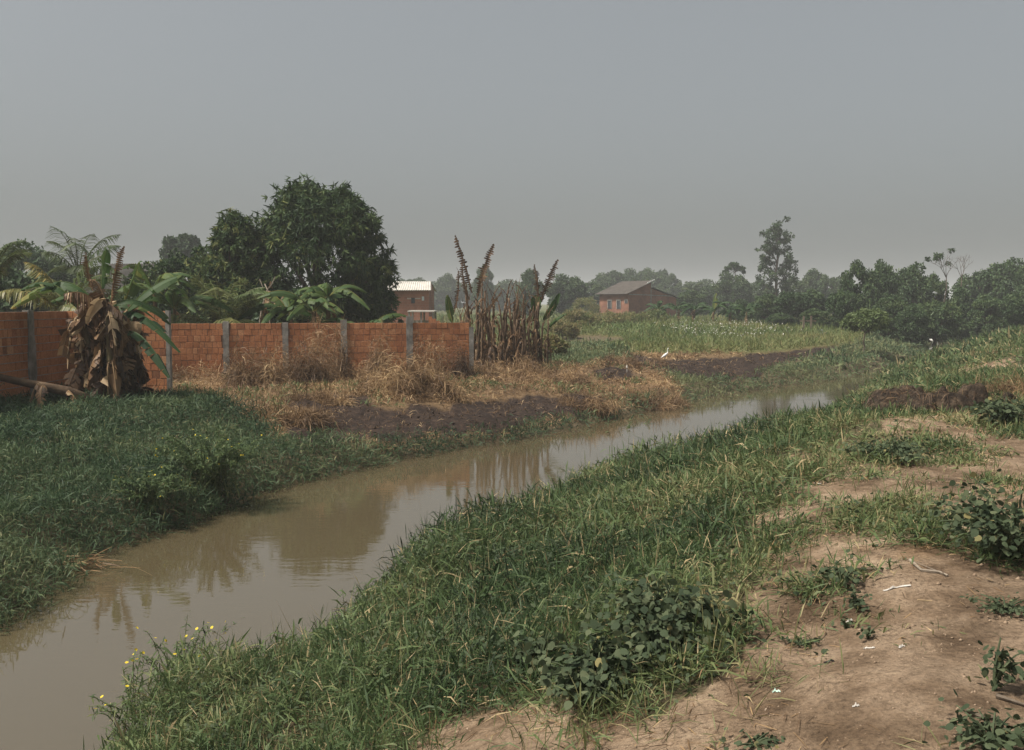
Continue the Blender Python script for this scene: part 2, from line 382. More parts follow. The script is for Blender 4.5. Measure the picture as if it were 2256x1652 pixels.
n1, n2, n3 = nz(0.9), nz(5.0, 8.0, 0.7), nz(38.0, 6.0, 0.75)
def mixc(a, b, f, bt='MIX'):
    m = N(nt, 'ShaderNodeMix', data_type='RGBA', blend_type=bt)
    for k, s in (('A', a), ('B', b)):
        if isinstance(s, tuple): m.inputs[k].default_value = (*s, 1)
        else: nt.links.new(s, m.inputs[k])
    if isinstance(f, float): m.inputs['Factor'].default_value = f
    else: nt.links.new(f, m.inputs['Factor'])
    return m.outputs['Result']
r_d1 = ramp(nt, [(0.32, (0.115, 0.082, 0.053)), (0.46, (0.245, 0.176, 0.118)), (0.58, (0.345, 0.256, 0.174)), (0.72, (0.44, 0.335, 0.235))], n1.outputs[0])
r_d2 = ramp(nt, [(0.30, (0.115, 0.082, 0.052)), (0.5, (0.295, 0.214, 0.144)), (0.72, (0.47, 0.36, 0.25))], n2.outputs[0])
r_d3 = ramp(nt, [(0.33, (0.45, 0.43, 0.41)), (0.5, (0.95, 0.95, 0.95)), (0.68, (1.32, 1.30, 1.26))], n3.outputs[0])
dirtc = mixc(mixc(r_d1.outputs[0], r_d2.outputs[0], 0.5), r_d3.outputs[0], 0.85, 'MULTIPLY')
n5 = nz(0.55, 3.0); r_o = ramp(nt, [(0.60, (0, 0, 0)), (0.72, (0.55, 0.55, 0.55))], n5.outputs[0])
n6 = nz(1.9, 5.0, 0.6); r_6 = ramp(nt, [(0.38, (0.46, 0.42, 0.38)), (0.48, (0.82, 0.79, 0.76)), (0.56, (1.05, 1.05, 1.05)), (0.68, (1.22, 1.22, 1.22))], n6.outputs[0]); dirtc = mixc(dirtc, r_6.outputs[0], 0.9, 'MULTIPLY')
dirtc = mixc(dirtc, (0.40, 0.245, 0.13), r_o.outputs[0])
darkc = mixc(ramp(nt, [(0.3, (0.016, 0.011, 0.009)), (0.5, (0.034, 0.023, 0.018)), (0.7, (0.080, 0.052, 0.036))], n2.outputs[0]).outputs[0], r_d3.outputs[0], 0.7, 'MULTIPLY')
greenc = ramp(nt, [(0.3, (0.045, 0.038, 0.022)), (0.5, (0.095, 0.078, 0.044)), (0.7, (0.20, 0.155, 0.10))], n2.outputs[0]).outputs[0]
dryc = mixc(ramp(nt, [(0.3, (0.085, 0.055, 0.032)), (0.5, (0.19, 0.125, 0.068)), (0.7, (0.31, 0.21, 0.115))], n2.outputs[0]).outputs[0], r_d3.outputs[0], 0.6, 'MULTIPLY')
fieldc = ramp(nt, [(0.3, (0.060, 0.075, 0.028)), (0.6, (0.12, 0.125, 0.045)), (0.8, (0.18, 0.15, 0.07))], n2.outputs[0]).outputs[0]
# zone borders broken up by noise
def edge(s):
    a = N(nt, 'ShaderNodeMath', operation='ADD'); nt.links.new(s, a.inputs[0])
    b = N(nt, 'ShaderNodeMath', operation='MULTIPLY_ADD'); nt.links.new(n2.outputs[0], b.inputs[0]); b.inputs[1].default_value = 0.9; b.inputs[2].default_value = -0.45
    nt.links.new(b.outputs[0], a.inputs[1])
    return ramp(nt, [(0.36, (0, 0, 0)), (0.64, (1, 1, 1))], a.outputs[0]).outputs[0]
c = mixc(dryc, fieldc, at.outputs['Alpha'])
c = mixc(c, greenc, edge(sep.outputs[2])); c = mixc(c, darkc, edge(sep.outputs[1])); c = mixc(c, dirtc, edge(sep.outputs[0]))
p = N(nt, 'ShaderNodeBsdfPrincipled', Roughness=0.92); p.inputs['Specular IOR Level'].default_value = 0.15
nt.links.new(c, p.inputs['Base Color'])
b1 = N(nt, 'ShaderNodeBump', Strength=1.0, Distance=0.07); nt.links.new(n2.outputs[0], b1.inputs['Height'])
b2 = N(nt, 'ShaderNodeBump', Strength=0.9, Distance=0.016); nt.links.new(n3.outputs[0], b2.inputs['Height']); nt.links.new(b1.outputs[0], b2.inputs['Normal'])
nt.links.new(b2.outputs[0], p.inputs['Normal'])
o = N(nt, 'ShaderNodeOutputMaterial'); nt.links.new(p.outputs[0], o.inputs[0])
zc = np.concatenate([g4.reshape(-1, 4), [[1, 0, 0, 0]]])
ground = link('ground', mesh_np('ground', GV, GQ, GT, smooth=True, cols={'zone': zc}), gm); props(ground, kind='structure')

# water
wm, nt = M('muddy_water')
p = N(nt, 'ShaderNodeBsdfPrincipled', Roughness=0.02, IOR=2.0); p.inputs['Base Color'].default_value = (0.086, 0.068, 0.038, 1)
geo = N(nt, 'ShaderNodeNewGeometry'); mp = N(nt, 'ShaderNodeMapping'); nt.links.new(geo.outputs['Position'], mp.inputs['Vector'])
mp.inputs['Rotation'].default_value = (0, 0, R(-8)); mp.inputs['Scale'].default_value = (1.0, 2.6, 1.0)
a = N(nt, 'ShaderNodeTexNoise', Scale=3.2, Detail=3.0, Roughness=0.5); nt.links.new(mp.outputs[0], a.inputs['Vector'])
b = N(nt, 'ShaderNodeTexNoise', Scale=0.5, Detail=2.0); nt.links.new(mp.outputs[0], b.inputs['Vector'])
rb = ramp(nt, [(0.35, (0.25,) * 3), (0.65, (1.0,) * 3)], b.outputs[0])
mu = N(nt, 'ShaderNodeMath', operation='MULTIPLY'); nt.links.new(a.outputs[0], mu.inputs[0]); nt.links.new(rb.outputs[0], mu.inputs[1])
bp = N(nt, 'ShaderNodeBump', Strength=0.10, Distance=0.02); nt.links.new(mu.outputs[0], bp.inputs['Height']); nt.links.new(bp.outputs[0], p.inputs['Normal'])
o = N(nt, 'ShaderNodeOutputMaterial'); nt.links.new(p.outputs[0], o.inputs[0])
me = bpy.data.meshes.new('stream'); me.from_pydata([(-14, -13, 0), (66, -13, 0), (66, 122, 0), (-14, 122, 0)], [], [(0, 1, 2, 3)])
stream = link('stream', me, wm); props(stream, kind='structure')
# ---------------------------------------------------------------- brick walls
bm_, nt = M('clay_brick')
oi = N(nt, 'ShaderNodeObjectInfo'); tc = N(nt, 'ShaderNodeTexCoord'); geo = N(nt, 'ShaderNodeNewGeometry')
n_a = N(nt, 'ShaderNodeTexNoise', Scale=0.9, Detail=6.0, Roughness=0.7); nt.links.new(geo.outputs['Position'], n_a.inputs['Vector'])
n_b = N(nt, 'ShaderNodeTexNoise', Scale=22.0, Detail=5.0); nt.links.new(geo.outputs['Position'], n_b.inputs['Vector'])
r0 = ramp(nt, [(0.0, (0.22, 0.105, 0.062)), (0.025, (0.37, 0.150, 0.070)), (0.5, (0.43, 0.187, 0.087)), (0.93, (0.48, 0.222, 0.107)), (1.0, (0.53, 0.29, 0.155))], oi.outputs['Random'])
rs = ramp(nt, [(0.30, (0.42, 0.39, 0.37)), (0.58, (1, 1, 1))], n_a.outputs[0])
rn = ramp(nt, [(0.3, (0.7, 0.7, 0.7)), (0.7, (1.2, 1.2, 1.2))], n_b.outputs[0])
m1 = N(nt, 'ShaderNodeMix', data_type='RGBA', blend_type='MULTIPLY'); m1.inputs['Factor'].default_value = 0.7
nt.links.new(r0.outputs[0], m1.inputs['A']); nt.links.new(rs.outputs[0], m1.inputs['B'])
m2 = N(nt, 'ShaderNodeMix', data_type='RGBA', blend_type='MULTIPLY'); m2.inputs['Factor'].default_value = 0.8
nt.links.new(m1.outputs['Result'], m2.inputs['A']); nt.links.new(rn.outputs[0], m2.inputs['B'])
p = N(nt, 'ShaderNodeBsdfPrincipled', Roughness=0.9); p.inputs['Specular IOR Level'].default_value = 0.15
nt.links.new(m2.outputs['Result'], p.inputs['Base Color'])
wv = N(nt, 'ShaderNodeTexWave', bands_direction='Z', Scale=9.0, Distortion=0.4); nt.links.new(tc.outputs['Object'], wv.inputs['Vector'])
bp = N(nt, 'ShaderNodeBump', Strength=0.25, Distance=0.004); nt.links.new(wv.outputs[0], bp.inputs['Height']); nt.links.new(bp.outputs[0], p.inputs['Normal'])
o = N(nt, 'ShaderNodeOutputMaterial'); nt.links.new(p.outputs[0], o.inputs[0])
BRICK = bm_
DARKB = solid_mat('sooty_brick', [(0.3, (0.07, 0.036, 0.024)), (0.7, (0.14, 0.065, 0.04))], scale=8)

def brick_mesh(L, Hh, D):
    """a chamfered hollow block: front and back pillowed"""
    b = 0.006; V = []
    for y, k in ((0, b), (b, 0), (D - b, 0), (D, b)):
        for x, z in ((k, k), (L - k, k), (L - k, Hh - k), (k, Hh - k)): V.append((x, y, z))
    Q = [(0, 1, 2, 3), (15, 14, 13, 12)]
    for r in range(3):
        for k in range(4):
            a, c = r * 4 + k, r * 4 + (k + 1) % 4; Q.append((a, a + 4, c + 4, c))
    me = mesh_np('brick', V, Q); me.materials.append(BRICK); return me
MORTARD = solid_mat('grimy_mortar', [(0.3, (0.12, 0.070, 0.045)), (0.7, (0.22, 0.14, 0.10))], scale=8, bump=0.6, bscale=50)
BM = {}
def bmesh_for(L, Hh=0.19, D=0.10):
    k = (round(L, 2), Hh)
    if k not in BM: BM[k] = brick_mesh(k[0], Hh, D)
    return BM[k]
rb = random.Random(4)
def wall_run(root, A, B, z0, rows, gaps, budget, thick=0.10, rough=0.004, proud=False, dark=()):
    """bricks course by course from A to B (both xy). gaps: (u0,u1) where a post stands. returns leftovers as one joined part"""
    A = np.array(A); B = np.array(B); L = np.linalg.norm(B - A); u = (B - A) / L; nrm = np.array([u[1], -u[0]])   # faces the viewer
    ang = math.atan2(u[1], u[0]); org = np.array(ORG[root.name])
    cand = []
    for r in range(rows):
        x = -rb.random() * 0.2 if r % 2 else 0.0
        while x < L - 0.03:
            bl = rb.choice([0.19, 0.19, 0.19, 0.19, 0.24, 0.14, 0.14] if not proud else [0.19, 0.24, 0.29, 0.19])
            x0, x1 = max(x, 0), min(x + bl, L)
            ok = x1 - x0 > 0.05
            for g0, g1 in gaps:
                if x0 < g1 and x1 > g0:
                    if g0 - x0 > 0.06: x1 = min(x1, g0)
                    elif x1 - g1 > 0.06: x0 = max(x0, g1)
                    else: ok = False
            if ok: cand.append((r, x0, x1 - x0))
            x += bl + 0.012
    cand.sort(key=lambda c: -c[0])
    rest = []
    for k, (r, x0, bl) in enumerate(cand):
        z = z0 + r * 0.2 + rb.uniform(-rough, rough); off = rb.uniform(-rough, rough * 1.5)
        me = bmesh_for(bl)
        pos = A + u * x0 + nrm * off
        if k < budget:
            bo = bpy.data.objects.new('brick', me); COL.objects.link(bo); bo.parent = root
            bo.location = (pos[0] - org[0], pos[1] - org[1], z - org[2]); bo.rotation_euler = (rb.uniform(-.01, .01), rb.uniform(-.006, .006), ang + rb.uniform(-.008, .008))
        else:
            co = np.array([v.co for v in me.vertices]); c, s = math.cos(ang), math.sin(ang)
            W = np.stack([pos[0] + co[:, 0] * c - co[:, 1] * s, pos[1] + co[:, 0] * s + co[:, 1] * c, z + co[:, 2]], -1)
            rest.append((W, np.array([q.vertices[:] for q in me.polygons]), 0.5))
    if rest:
        ro = mk('lower_bricks', join(*rest), BRICK, root); ro['kind'] = 'stuff'
    # mortar core, its face set back behind the brick faces
    d0, d1 = (0.012 if proud else 0.006), thick - 0.012
    def P(uu, dd, zz): q = A + u * uu - nrm * dd; return (q[0], q[1], zz)
    zt = z0 + rows * 0.2 - 0.006
    V = [P(0.004, d0, z0 - .3), P(L - .004, d0, z0 - .3), P(L - .004, d1, z0 - .3), P(0.004, d1, z0 - .3), P(0.004, d0, zt), P(L - .004, d0, zt), P(L - .004, d1, zt), P(0.004, d1, zt)]
    Q = [(0, 1, 5, 4), (1, 2, 6, 5), (2, 3, 7, 6), (3, 0, 4, 7), (4, 5, 6, 7), (3, 2, 1, 0)]
    mk('mortar_core', (V, Q, 0.5), MORTAR if proud else MORTARD, root)
    if proud:      # mortar squeezed out of the bed joints and left standing
        for r in range(1, rows):
            n = int(L / 0.07); beads = []
            uu = np.linspace(0.01, L - 0.01, n); zz = z0 + r * 0.2 - 0.004
            th = np.clip(fbm(uu * 4, np.full(n, r * 3.7), 77, 3) * 0.05 - 0.010, 0.001, 1); dz = (vnoise(uu * 9, np.full(n, r * 1.9), 78) - 0.5) * 0.012
            top = [P(a, 0.013, zz + 0.014 + b) for a, b in zip(uu, dz)]; mid = [P(a, -t, zz + b) for a, t, b in zip(uu, th, dz)]; bot = [P(a, 0.013, zz - 0.018 + b) for a, b in zip(uu, dz)]
            V = np.array(top + mid + bot); Q = []
            for i in range(n - 1): Q += [(i, i + 1, n + i + 1, n + i), (n + i, n + i + 1, 2 * n + i + 1, 2 * n + i)]
            for g0, g1 in gaps: Q = [q for q in Q if not (g0 < uu[q[0] % n] < g1)]
            mk('mortar_joint', (V, np.array(Q), 0.5), MORTAR, root)
def post(root, A, B, u, wd, z0, z1, thick=0.16, lean=0.0, patch=False):
    A = np.array(A); B = np.array(B); L = np.linalg.norm(B - A); d = (B - A) / L; nrm = np.array([d[1], -d[0]])
    rows = 9; V = []; pr = np.random.default_rng(int(u * 97) + 5)
    for k in range(rows):
        f = k / (rows - 1); z = z0 + (z1 - z0) * f; ww = wd * (1 + pr.uniform(-.06, .06)); th = 0.035 + pr.uniform(-.006, .008)
        if patch and 0.3 < f < 0.75: ww *= 1.45
        for s, dd in ((-1, -th), (1, -th), (1, thick - th), (-1, thick - th)):
            q = A + d * (u + s * ww / 2 + lean * f) - nrm * dd; V.append((q[0], q[1], z))
    Q = []
    for k in range(rows - 1):
        for i in range(4): a, b = k * 4 + i, k * 4 + (i + 1) % 4; Q.append((a, b, b + 4, a + 4))
    e = (rows - 1) * 4; Q.append((e, e + 1, e + 2, e + 3))
    return mk('concrete_post', (np.array(V), np.array(Q), 0.5), CONC, root)

# low front wall
YA, YB = 31.6, 33.2
fA = (xat(352, YA), YA); fB = (xat(1033, YB), YB); fz0 = 0.78
fw = thing('brick_wall', 'long low orange brick wall with grey concrete posts behind the dry weeds', 'wall', (fA[0], fA[1], fz0))
Lf = math.hypot(fB[0] - fA[0], fB[1] - fA[1])
def uof(xv, A=fA, B=fB):
    dx, dy, _ = ray(xv, 700); k = dx / dy                      # where the line of sight at xv meets the wall
    t = (k * A[1] - A[0]) / ((B[0] - A[0]) - k * (B[1] - A[1])); return t * math.hypot(B[0] - A[0], B[1] - A[1])
pu = [uof(497), uof(628), uof(757), uof(902)]
wall_run(fw, fA, fB, fz0, 10, [(a - 0.09, a + 0.09) for a in pu], 300)
for a, ht in zip(pu, (2.84, 2.80, 2.88, 3.0)): post(fw, fA, fB, a, 0.19 + 0.03 * (ht > 2.85), fz0 - 0.2, ht)
post(fw, fA, fB, Lf + 0.085, 0.145, fz0 - 0.2, 2.62)
# tall wall of the left plot: one run along the view, then a corner and a run across
YC = 26.0; XC = xat(146, YC)
l1A, l1B = (XC, 19.5), (XC, YC + 0.1)
lw = thing('brick_wall', 'tall rough brick wall at the left edge with smeared mortar joints', 'wall', (XC, YC, 1.0))
# bricks of the run along the view face +X
wall_run(lw, l1A, l1B, 1.03, 11, [(uof(66, l1A, l1B) - 0.09, uof(66, l1A, l1B) + 0.09)], 150, proud=True)
wall_run(lw, (XC + 0.02, YC), (xat(368, YC), YC), 1.03, 11, [(1.35, 1.47)], 150)
post(lw, l1A, l1B, uof(66, l1A, l1B), 0.26, 0.8, 3.26, patch=True)
post(lw, (XC + 0.02, YC), (xat(368, YC), YC), 1.41, 0.12, 0.8, 3.23)
post(lw, (XC + 0.02, YC), (xat(368, YC), YC), xat(368, YC) - XC - 0.02, 0.10, 0.8, 3.24)

# ---------------------------------------------------------------- houses
def brick_wall_mat(name, c1, c2, mort, scale):
    m, nt = M(name); tc = N(nt, 'ShaderNodeTexCoord')
    br = N(nt, 'ShaderNodeTexBrick'); br.inputs['Color1'].default_value = (*c1, 1); br.inputs['Color2'].default_value = (*c2, 1); br.inputs['Mortar'].default_value = (*mort, 1)
    br.inputs['Scale'].default_value = scale; br.inputs['Mortar Size'].default_value = 0.012; br.inputs['Brick Width'].default_value = 0.5; br.inputs['Row Height'].default_value = 0.4
    mp = N(nt, 'ShaderNodeMapping'); cx = N(nt, 'ShaderNodeCombineXYZ'); sx = N(nt, 'ShaderNodeSeparateXYZ'); ad = N(nt, 'ShaderNodeMath', operation='ADD')
    nt.links.new(tc.outputs['Object'], sx.inputs[0]); nt.links.new(sx.outputs[0], ad.inputs[0]); nt.links.new(sx.outputs[1], ad.inputs[1])
    nt.links.new(ad.outputs[0], cx.inputs[0]); nt.links.new(sx.outputs[2], cx.inputs[1]); nt.links.new(cx.outputs[0], br.inputs['Vector'])
    nzz = N(nt, 'ShaderNodeTexNoise', Scale=0.8, Detail=6.0); nt.links.new(tc.outputs['Object'], nzz.inputs['Vector'])
    rr_ = ramp(nt, [(0.35, (0.6, 0.58, 0.56)), (0.65, (1.1, 1.1, 1.1))], nzz.outputs[0])
    mm = N(nt, 'ShaderNodeMix', data_type='RGBA', blend_type='MULTIPLY'); mm.inputs['Factor'].default_value = 0.8
    nt.links.new(br.outputs[0], mm.inputs['A']); nt.links.new(rr_.outputs[0], mm.inputs['B'])
    p = N(nt, 'ShaderNodeBsdfPrincipled', Roughness=0.9); nt.links.new(mm.outputs['Result'], p.inputs['Base Color'])
    o = N(nt, 'ShaderNodeOutputMaterial'); nt.links.new(p.outputs[0], o.inputs[0]); return m
HB = brick_wall_mat('house_brick', (0.27, 0.115, 0.066), (0.20, 0.085, 0.052), (0.20, 0.145, 0.11), 2.0)
HB2 = brick_wall_mat('house_brick_pale', (0.33, 0.14, 0.085), (0.26, 0.11, 0.07), (0.28, 0.22, 0.18), 2.0)
ROOFG = solid_mat('fibre_cement_roof', [(0.3, (0.050, 0.043, 0.038)), (0.7, (0.105, 0.092, 0.080))], scale=1.5, bump=0.3)
ROOFL = solid_mat('pale_sheet_roof', [(0.3, (0.42, 0.40, 0.36)), (0.7, (0.60, 0.57, 0.52))], scale=1.2)
PANE = solid_mat('dark_window', [(0.3, (0.02, 0.024, 0.03)), (0.7, (0.05, 0.055, 0.065))], rough=0.25, spec=0.5)
LITP = solid_mat('pale_blue_pane', [(0.3, (0.45, 0.52, 0.55)), (0.7, (0.58, 0.63, 0.66))], rough=0.4)
PLAST = solid_mat('plaster_smear', [(0.3, (0.33, 0.27, 0.23)), (0.7, (0.47, 0.41, 0.36))], scale=2)
WOOD = solid_mat('weathered_wood', [(0.3, (0.10, 0.075, 0.055)), (0.7, (0.24, 0.19, 0.145))], scale=4, bump=0.5)

def quadbox(p, q, r, s, th, tint=0.5):
    """a slab from four corners, thickness th along its own normal"""
    a, b, c, d = [np.array(v, float) for v in (p, q, r, s)]; n = unit(np.cross(b - a, d - a)) * th
    V = np.array([a, b, c, d, a + n, b + n, c + n, d + n])
    return V, np.array([(3, 2, 1, 0), (4, 5, 6, 7), (0, 1, 5, 4), (1, 2, 6, 5), (2, 3, 7, 6), (3, 0, 4, 7)]), np.full(8, tint)
def corrugated(p, q, r, s, n, amp, th=0.03):
    """corrugated sheet: p->q along the eave, s->r along the ridge"""
    p, q, r, s = [np.array(v, float) for v in (p, q, r, s)]; nn = unit(np.cross(q - p, s - p)); V = []
    for i in range(n + 1):
        f = i / n; h = amp * (i % 2)
        for off in (0, -th): V += [p + (q - p) * f + nn * (h + off), s + (r - s) * f + nn * (h + off)]
    Q = []
    for i in range(n):
        a = i * 4; b = a + 4; Q += [(a, b, b + 1, a + 1), (a + 2, a + 3, b + 3, b + 2), (a, a + 2, b + 2, b), (a + 1, b + 1, b + 3, a + 3)]
    Q += [(0, 1, 3, 2), (n * 4, n * 4 + 2, n * 4 + 3, n * 4 + 1)]
    return np.array(V), np.array(Q), np.full(len(V), 0.5)

# brick house with the asymmetric gable, in the middle distance
D1 = 122.0; c1 = at_y(1385, 668, D1); gz1 = 0.9
g = np.array([math.cos(R(30)), math.sin(R(30))]); l = np.array([-math.sin(R(30)), math.cos(R(30))])
hs1 = thing('brick_house', 'red brick house with dark grey gable roof and two narrow windows in the field', 'house', (c1[0], c1[1], gz1))
def hp(a, b, z): q = np.array([c1[0], c1[1]]) + g * a + l * b; return (q[0], q[1], z)
W1, L1 = 7.6, 6.3; ze, zr, zap, zl = zat(645, D1), zat(656, D1 + 3), zat(621, D1 + 1), zat(634, D1 + 1.5); ap = 3.5
V = [hp(0, 0, gz1), hp(W1, 0, gz1), hp(W1, 0, zr), hp(ap, 0, zl - .05), hp(ap, 0, zap), hp(0, 0, ze), hp(0, L1, gz1), hp(W1, L1, gz1), hp(W1, L1, zr), hp(ap, L1, zl - .05), hp(ap, L1, zap), hp(0, L1, ze)]
Q = [(0, 1, 2, 3), (0, 3, 4, 5), (0, 5, 11, 6), (1, 7, 8, 2), (6, 9, 8, 7), (6, 11, 10, 9), (3, 9, 10, 4)]
mk('wall', (np.array(V), np.array(Q), 0.5), HB, hs1)
up = lambda v, d: (v[0], v[1], v[2] + d)
sl_ = (zap - ze) / ap; sr = (zl - zr) / (W1 - ap)
rf = mk('roof', corrugated(hp(-.6, -.35, ze - .6 * sl_ + .06), hp(-.6, L1 + .3, ze - .6 * sl_ + .06), hp(ap + .25, L1 + .3, zap + .25 * sl_ + .06), hp(ap + .25, -.35, zap + .25 * sl_ + .06), 44, -0.05), ROOFG, hs1)
mk('roof', corrugated(hp(W1 + .4, L1 + .3, zr - .4 * sr + .05), hp(W1 + .4, -.3, zr - .4 * sr + .05), hp(ap + .02, -.3, zl + .05), hp(ap + .02, L1 + .3, zl + .05), 44, 0.05), ROOFG, hs1)
mk('roof_edge', quadbox(hp(ap - .9, -.42, zap - .9 * sl_ + .12), hp(ap + .3, -.42, zap + .3 * sl_ + .12), hp(ap + .3, -.36, zap + .3 * sl_ + .12), hp(ap - .9, -.36, zap - .9 * sl_ + .12), 0.14), WHITE, hs1)
mk('ring_beam', quadbox(hp(0.0, -.012, ze - .25), hp(W1, -.012, ze - .45), hp(W1, .1, ze - .45), hp(0, .1, ze - .25), 0.14), CONC, hs1)
mk('concrete_column', quadbox(hp(ap - .08, -.014, gz1), hp(ap + .08, -.014, gz1), hp(ap + .08, -.014, zl - .1), hp(ap - .08, -.014, zl - .1), -0.08), CONC, hs1)
for f, wz in ((0.37, 1), (0.68, 1), (0.93, 0)):
    b0 = L1 * (1 - f) * 1.0; hw = 0.36 if wz else 0.22; z0, z1 = (zat(680, D1 + 2), zat(662, D1 + 2)) if wz else (zat(668, D1), zat(661, D1))
    wn = mk('window', quadbox(hp(-.02, b0 - hw, z0), hp(-.02, b0 - hw, z1), hp(-.02, b0 + hw, z1), hp(-.02, b0 + hw, z0), 0.03), PANE, hs1)
    for zz in (z1,):
        mk('lintel', quadbox(hp(-.05, b0 - hw - .12, zz), hp(-.05, b0 + hw + .12, zz), hp(-.05, b0 + hw + .12, zz + .14), hp(-.05, b0 - hw - .12, zz + .14), -0.05), CONC, wn)
    for ss in (-1, 1):
        mk('jamb', quadbox(hp(-.05, b0 + ss * (hw + .04) - .05, z0), hp(-.05, b0 + ss * (hw + .04) + .05, z0), hp(-.05, b0 + ss * (hw + .04) + .05, z1), hp(-.05, b0 + ss * (hw + .04) - .05, z1), -0.05), CONC, wn)

# small brick house with a pale roof behind the wall
D2 = 75.0; x0, x1 = xat(858, D2), xat(945, D2); zb = 0.95
hs2 = thing('brick_house', 'small brick house with pale sheet roof seen past the big mango tree', 'house', ((x0 + x1) / 2, D2, zb))
z_e, z_r = zat(639, D2), zat(620.5, D2 + 2.6)
V = np.array([(x0, D2, zb), (x1, D2, zb), (x1, D2, z_e), (x0, D2, z_e), (x0, D2 + 5, zb), (x1, D2 + 5, zb), (x1, D2 + 5, z_e), (x0, D2 + 5, z_e), (x0, D2 + 2.5, z_r - .1), (x1, D2 + 2.5, z_r - .1)])
o = link('wall', mesh_np('wall', V - np.array(ORG[hs2.name]), [(0, 1, 2, 3), (5, 4, 7, 6), (1, 5, 6, 2), (4, 0, 3, 7)], [(2, 6, 9), (7, 3, 8)]), HB2, hs2)
mk('roof', corrugated((x0 - .3, D2 - .35, z_e - .02), (x1 + .2, D2 - .35, z_e - .02), (x1 - .05, D2 + 2.6, z_r), (x0 - .3, D2 + 2.6, z_r), 40, 0.04), ROOFL, hs2)
mk('roof', corrugated((x1 + .2, D2 + 5.3, z_e - .02), (x0 - .3, D2 + 5.3, z_e - .02), (x0 - .3, D2 + 2.6, z_r + .01), (x1 - .05, D2 + 2.6, z_r + .01), 40, 0.04), ROOFL, hs2)
xw = xat(932, D2); mk('window', box(xw - .09, xw + .09, D2 - .03, D2 + .02, zat(662, D2), zat(653, D2)), LITP, hs2)
mk('window', box(xat(906, D2), xat(914, D2), D2 - .02, D2 + .02, zat(668, D2), zat(656, D2)), PANE, hs2)
mk('plaster_patch', box(xat(897, D2), xat(926, D2), D2 - .015, D2 + .02, zat(659, D2), zat(656, D2)), PLAST, hs2)
# unfinished shed with a flat slab in front of it
D3 = 56.0; sx0, sx1 = xat(898, D3), xat(957, D3); zt = zat(684, D3)
sh = thing('shed', 'low unfinished shed with flat concrete slab on posts behind the front wall', 'shed', ((sx0 + sx1) / 2, D3, 0.95))
mk('slab', box(sx0, sx1, D3 - .1, D3 + 2.2, zt - .08, zt), ROOFL, sh)
for xx in (sx0 + .08, (sx0 + sx1) / 2, sx1 - .1):
    for yy in (D3 + .05, D3 + 2.0): mk('post', box(xx - .05, xx + .05, yy - .05, yy + .05, 0.8, zt - .082), CONC, sh)
mk('back_wall', box(sx0 + .05, sx1 - .05, D3 + 2.0, D3 + 2.1, 0.8, zt - 0.6), MORTAR, sh)
D4 = 52.0; px0 = xat(944, D4)
one('brick_wall', join(*[box(px0 + k * .2, px0 + k * .2 + .19, D4, D4 + .1, 0.8, 2.72 - .11 * k) for k in range(6)]), BRICK, 'short stepped remnant of brick wall beside the flat concrete slab', 'wall', (px0, D4, 0.8))
# house behind the left banana clump
D5 = 50.0; hx0, hx1 = xat(172, D5), xat(322, D5); z_e, z_r = zat(646, D5), zat(582, D5 + 4)
hs3 = thing('house', 'house with a large weathered grey roof half hidden behind the left banana clump', 'house', ((hx0 + hx1) / 2, D5, 0.95))
V = np.array([(hx0 + .3, D5, .9), (hx1 - .3, D5, .9), (hx1 - .3, D5, z_e), (hx0 + .3, D5, z_e), (hx0 + .3, D5 + 8, .9), (hx1 - .3, D5 + 8, .9), (hx1 - .3, D5 + 8, z_e), (hx0 + .3, D5 + 8, z_e), (hx0 + .3, D5 + 4, z_r - .1), (hx1 - .3, D5 + 4, z_r - .1)])
link('wall', mesh_np('wall', V - np.array(ORG[hs3.name]), [(0, 1, 2, 3), (5, 4, 7, 6), (1, 5, 6, 2), (4, 0, 3, 7)], [(2, 6, 9), (7, 3, 8)]), HB2, hs3)
ROOFW = solid_mat('weathered_roof', [(0.3, (0.085, 0.078, 0.070)), (0.7, (0.16, 0.15, 0.135))], scale=1.2, bump=0.3)
mk('roof', corrugated((hx0, D5 - .4, z_e - .05), (hx1, D5 - .4, z_e - .05), (hx1, D5 + 4, z_r), (hx0, D5 + 4, z_r), 60, 0.05), ROOFW, hs3)
mk('roof', corrugated((hx1, D5 + 8.4, z_e - .05), (hx0, D5 + 8.4, z_e - .05), (hx0, D5 + 4, z_r + .01), (hx1, D5 + 4, z_r + .01), 60, 0.05), ROOFW, hs3)
# ---------------------------------------------------------------- trees
def sphere_pts(n, rng):
    z = rng.uniform(-1, 1, n); a = rng.uniform(0, 2 * np.pi, n); r = np.sqrt(1 - z * z)
    return np.stack([r * np.cos(a), r * np.sin(a), z], -1)
def lobes_on(mains, n, size, rng, low=-0.75):
    """small lobes spread over the outside of the main ellipsoids: (centre, radii)"""
    out = []
    wts = np.array([m[1][0] * m[1][2] for m in mains]); wts = wts / wts.sum(); tries = 0
    while len(out) < n and tries < n * 30:
        tries += 1
        k = rng.choice(len(mains), p=wts); c, r = mains[k]
        d = sphere_pts(1, rng)[0]
        if d[2] < low: continue
        pnt = np.array(c) + d * np.array(r) * rng.uniform(0.72, 1.0)
        if any(np.sum(((pnt - np.array(c2)) / np.array(r2)) ** 2) < 0.45 for j, (c2, r2) in enumerate(mains) if j != k): continue
        s = size * rng.uniform(0.65, 1.25); out.append((pnt, np.array([s, s, s * 0.8])))
    return out
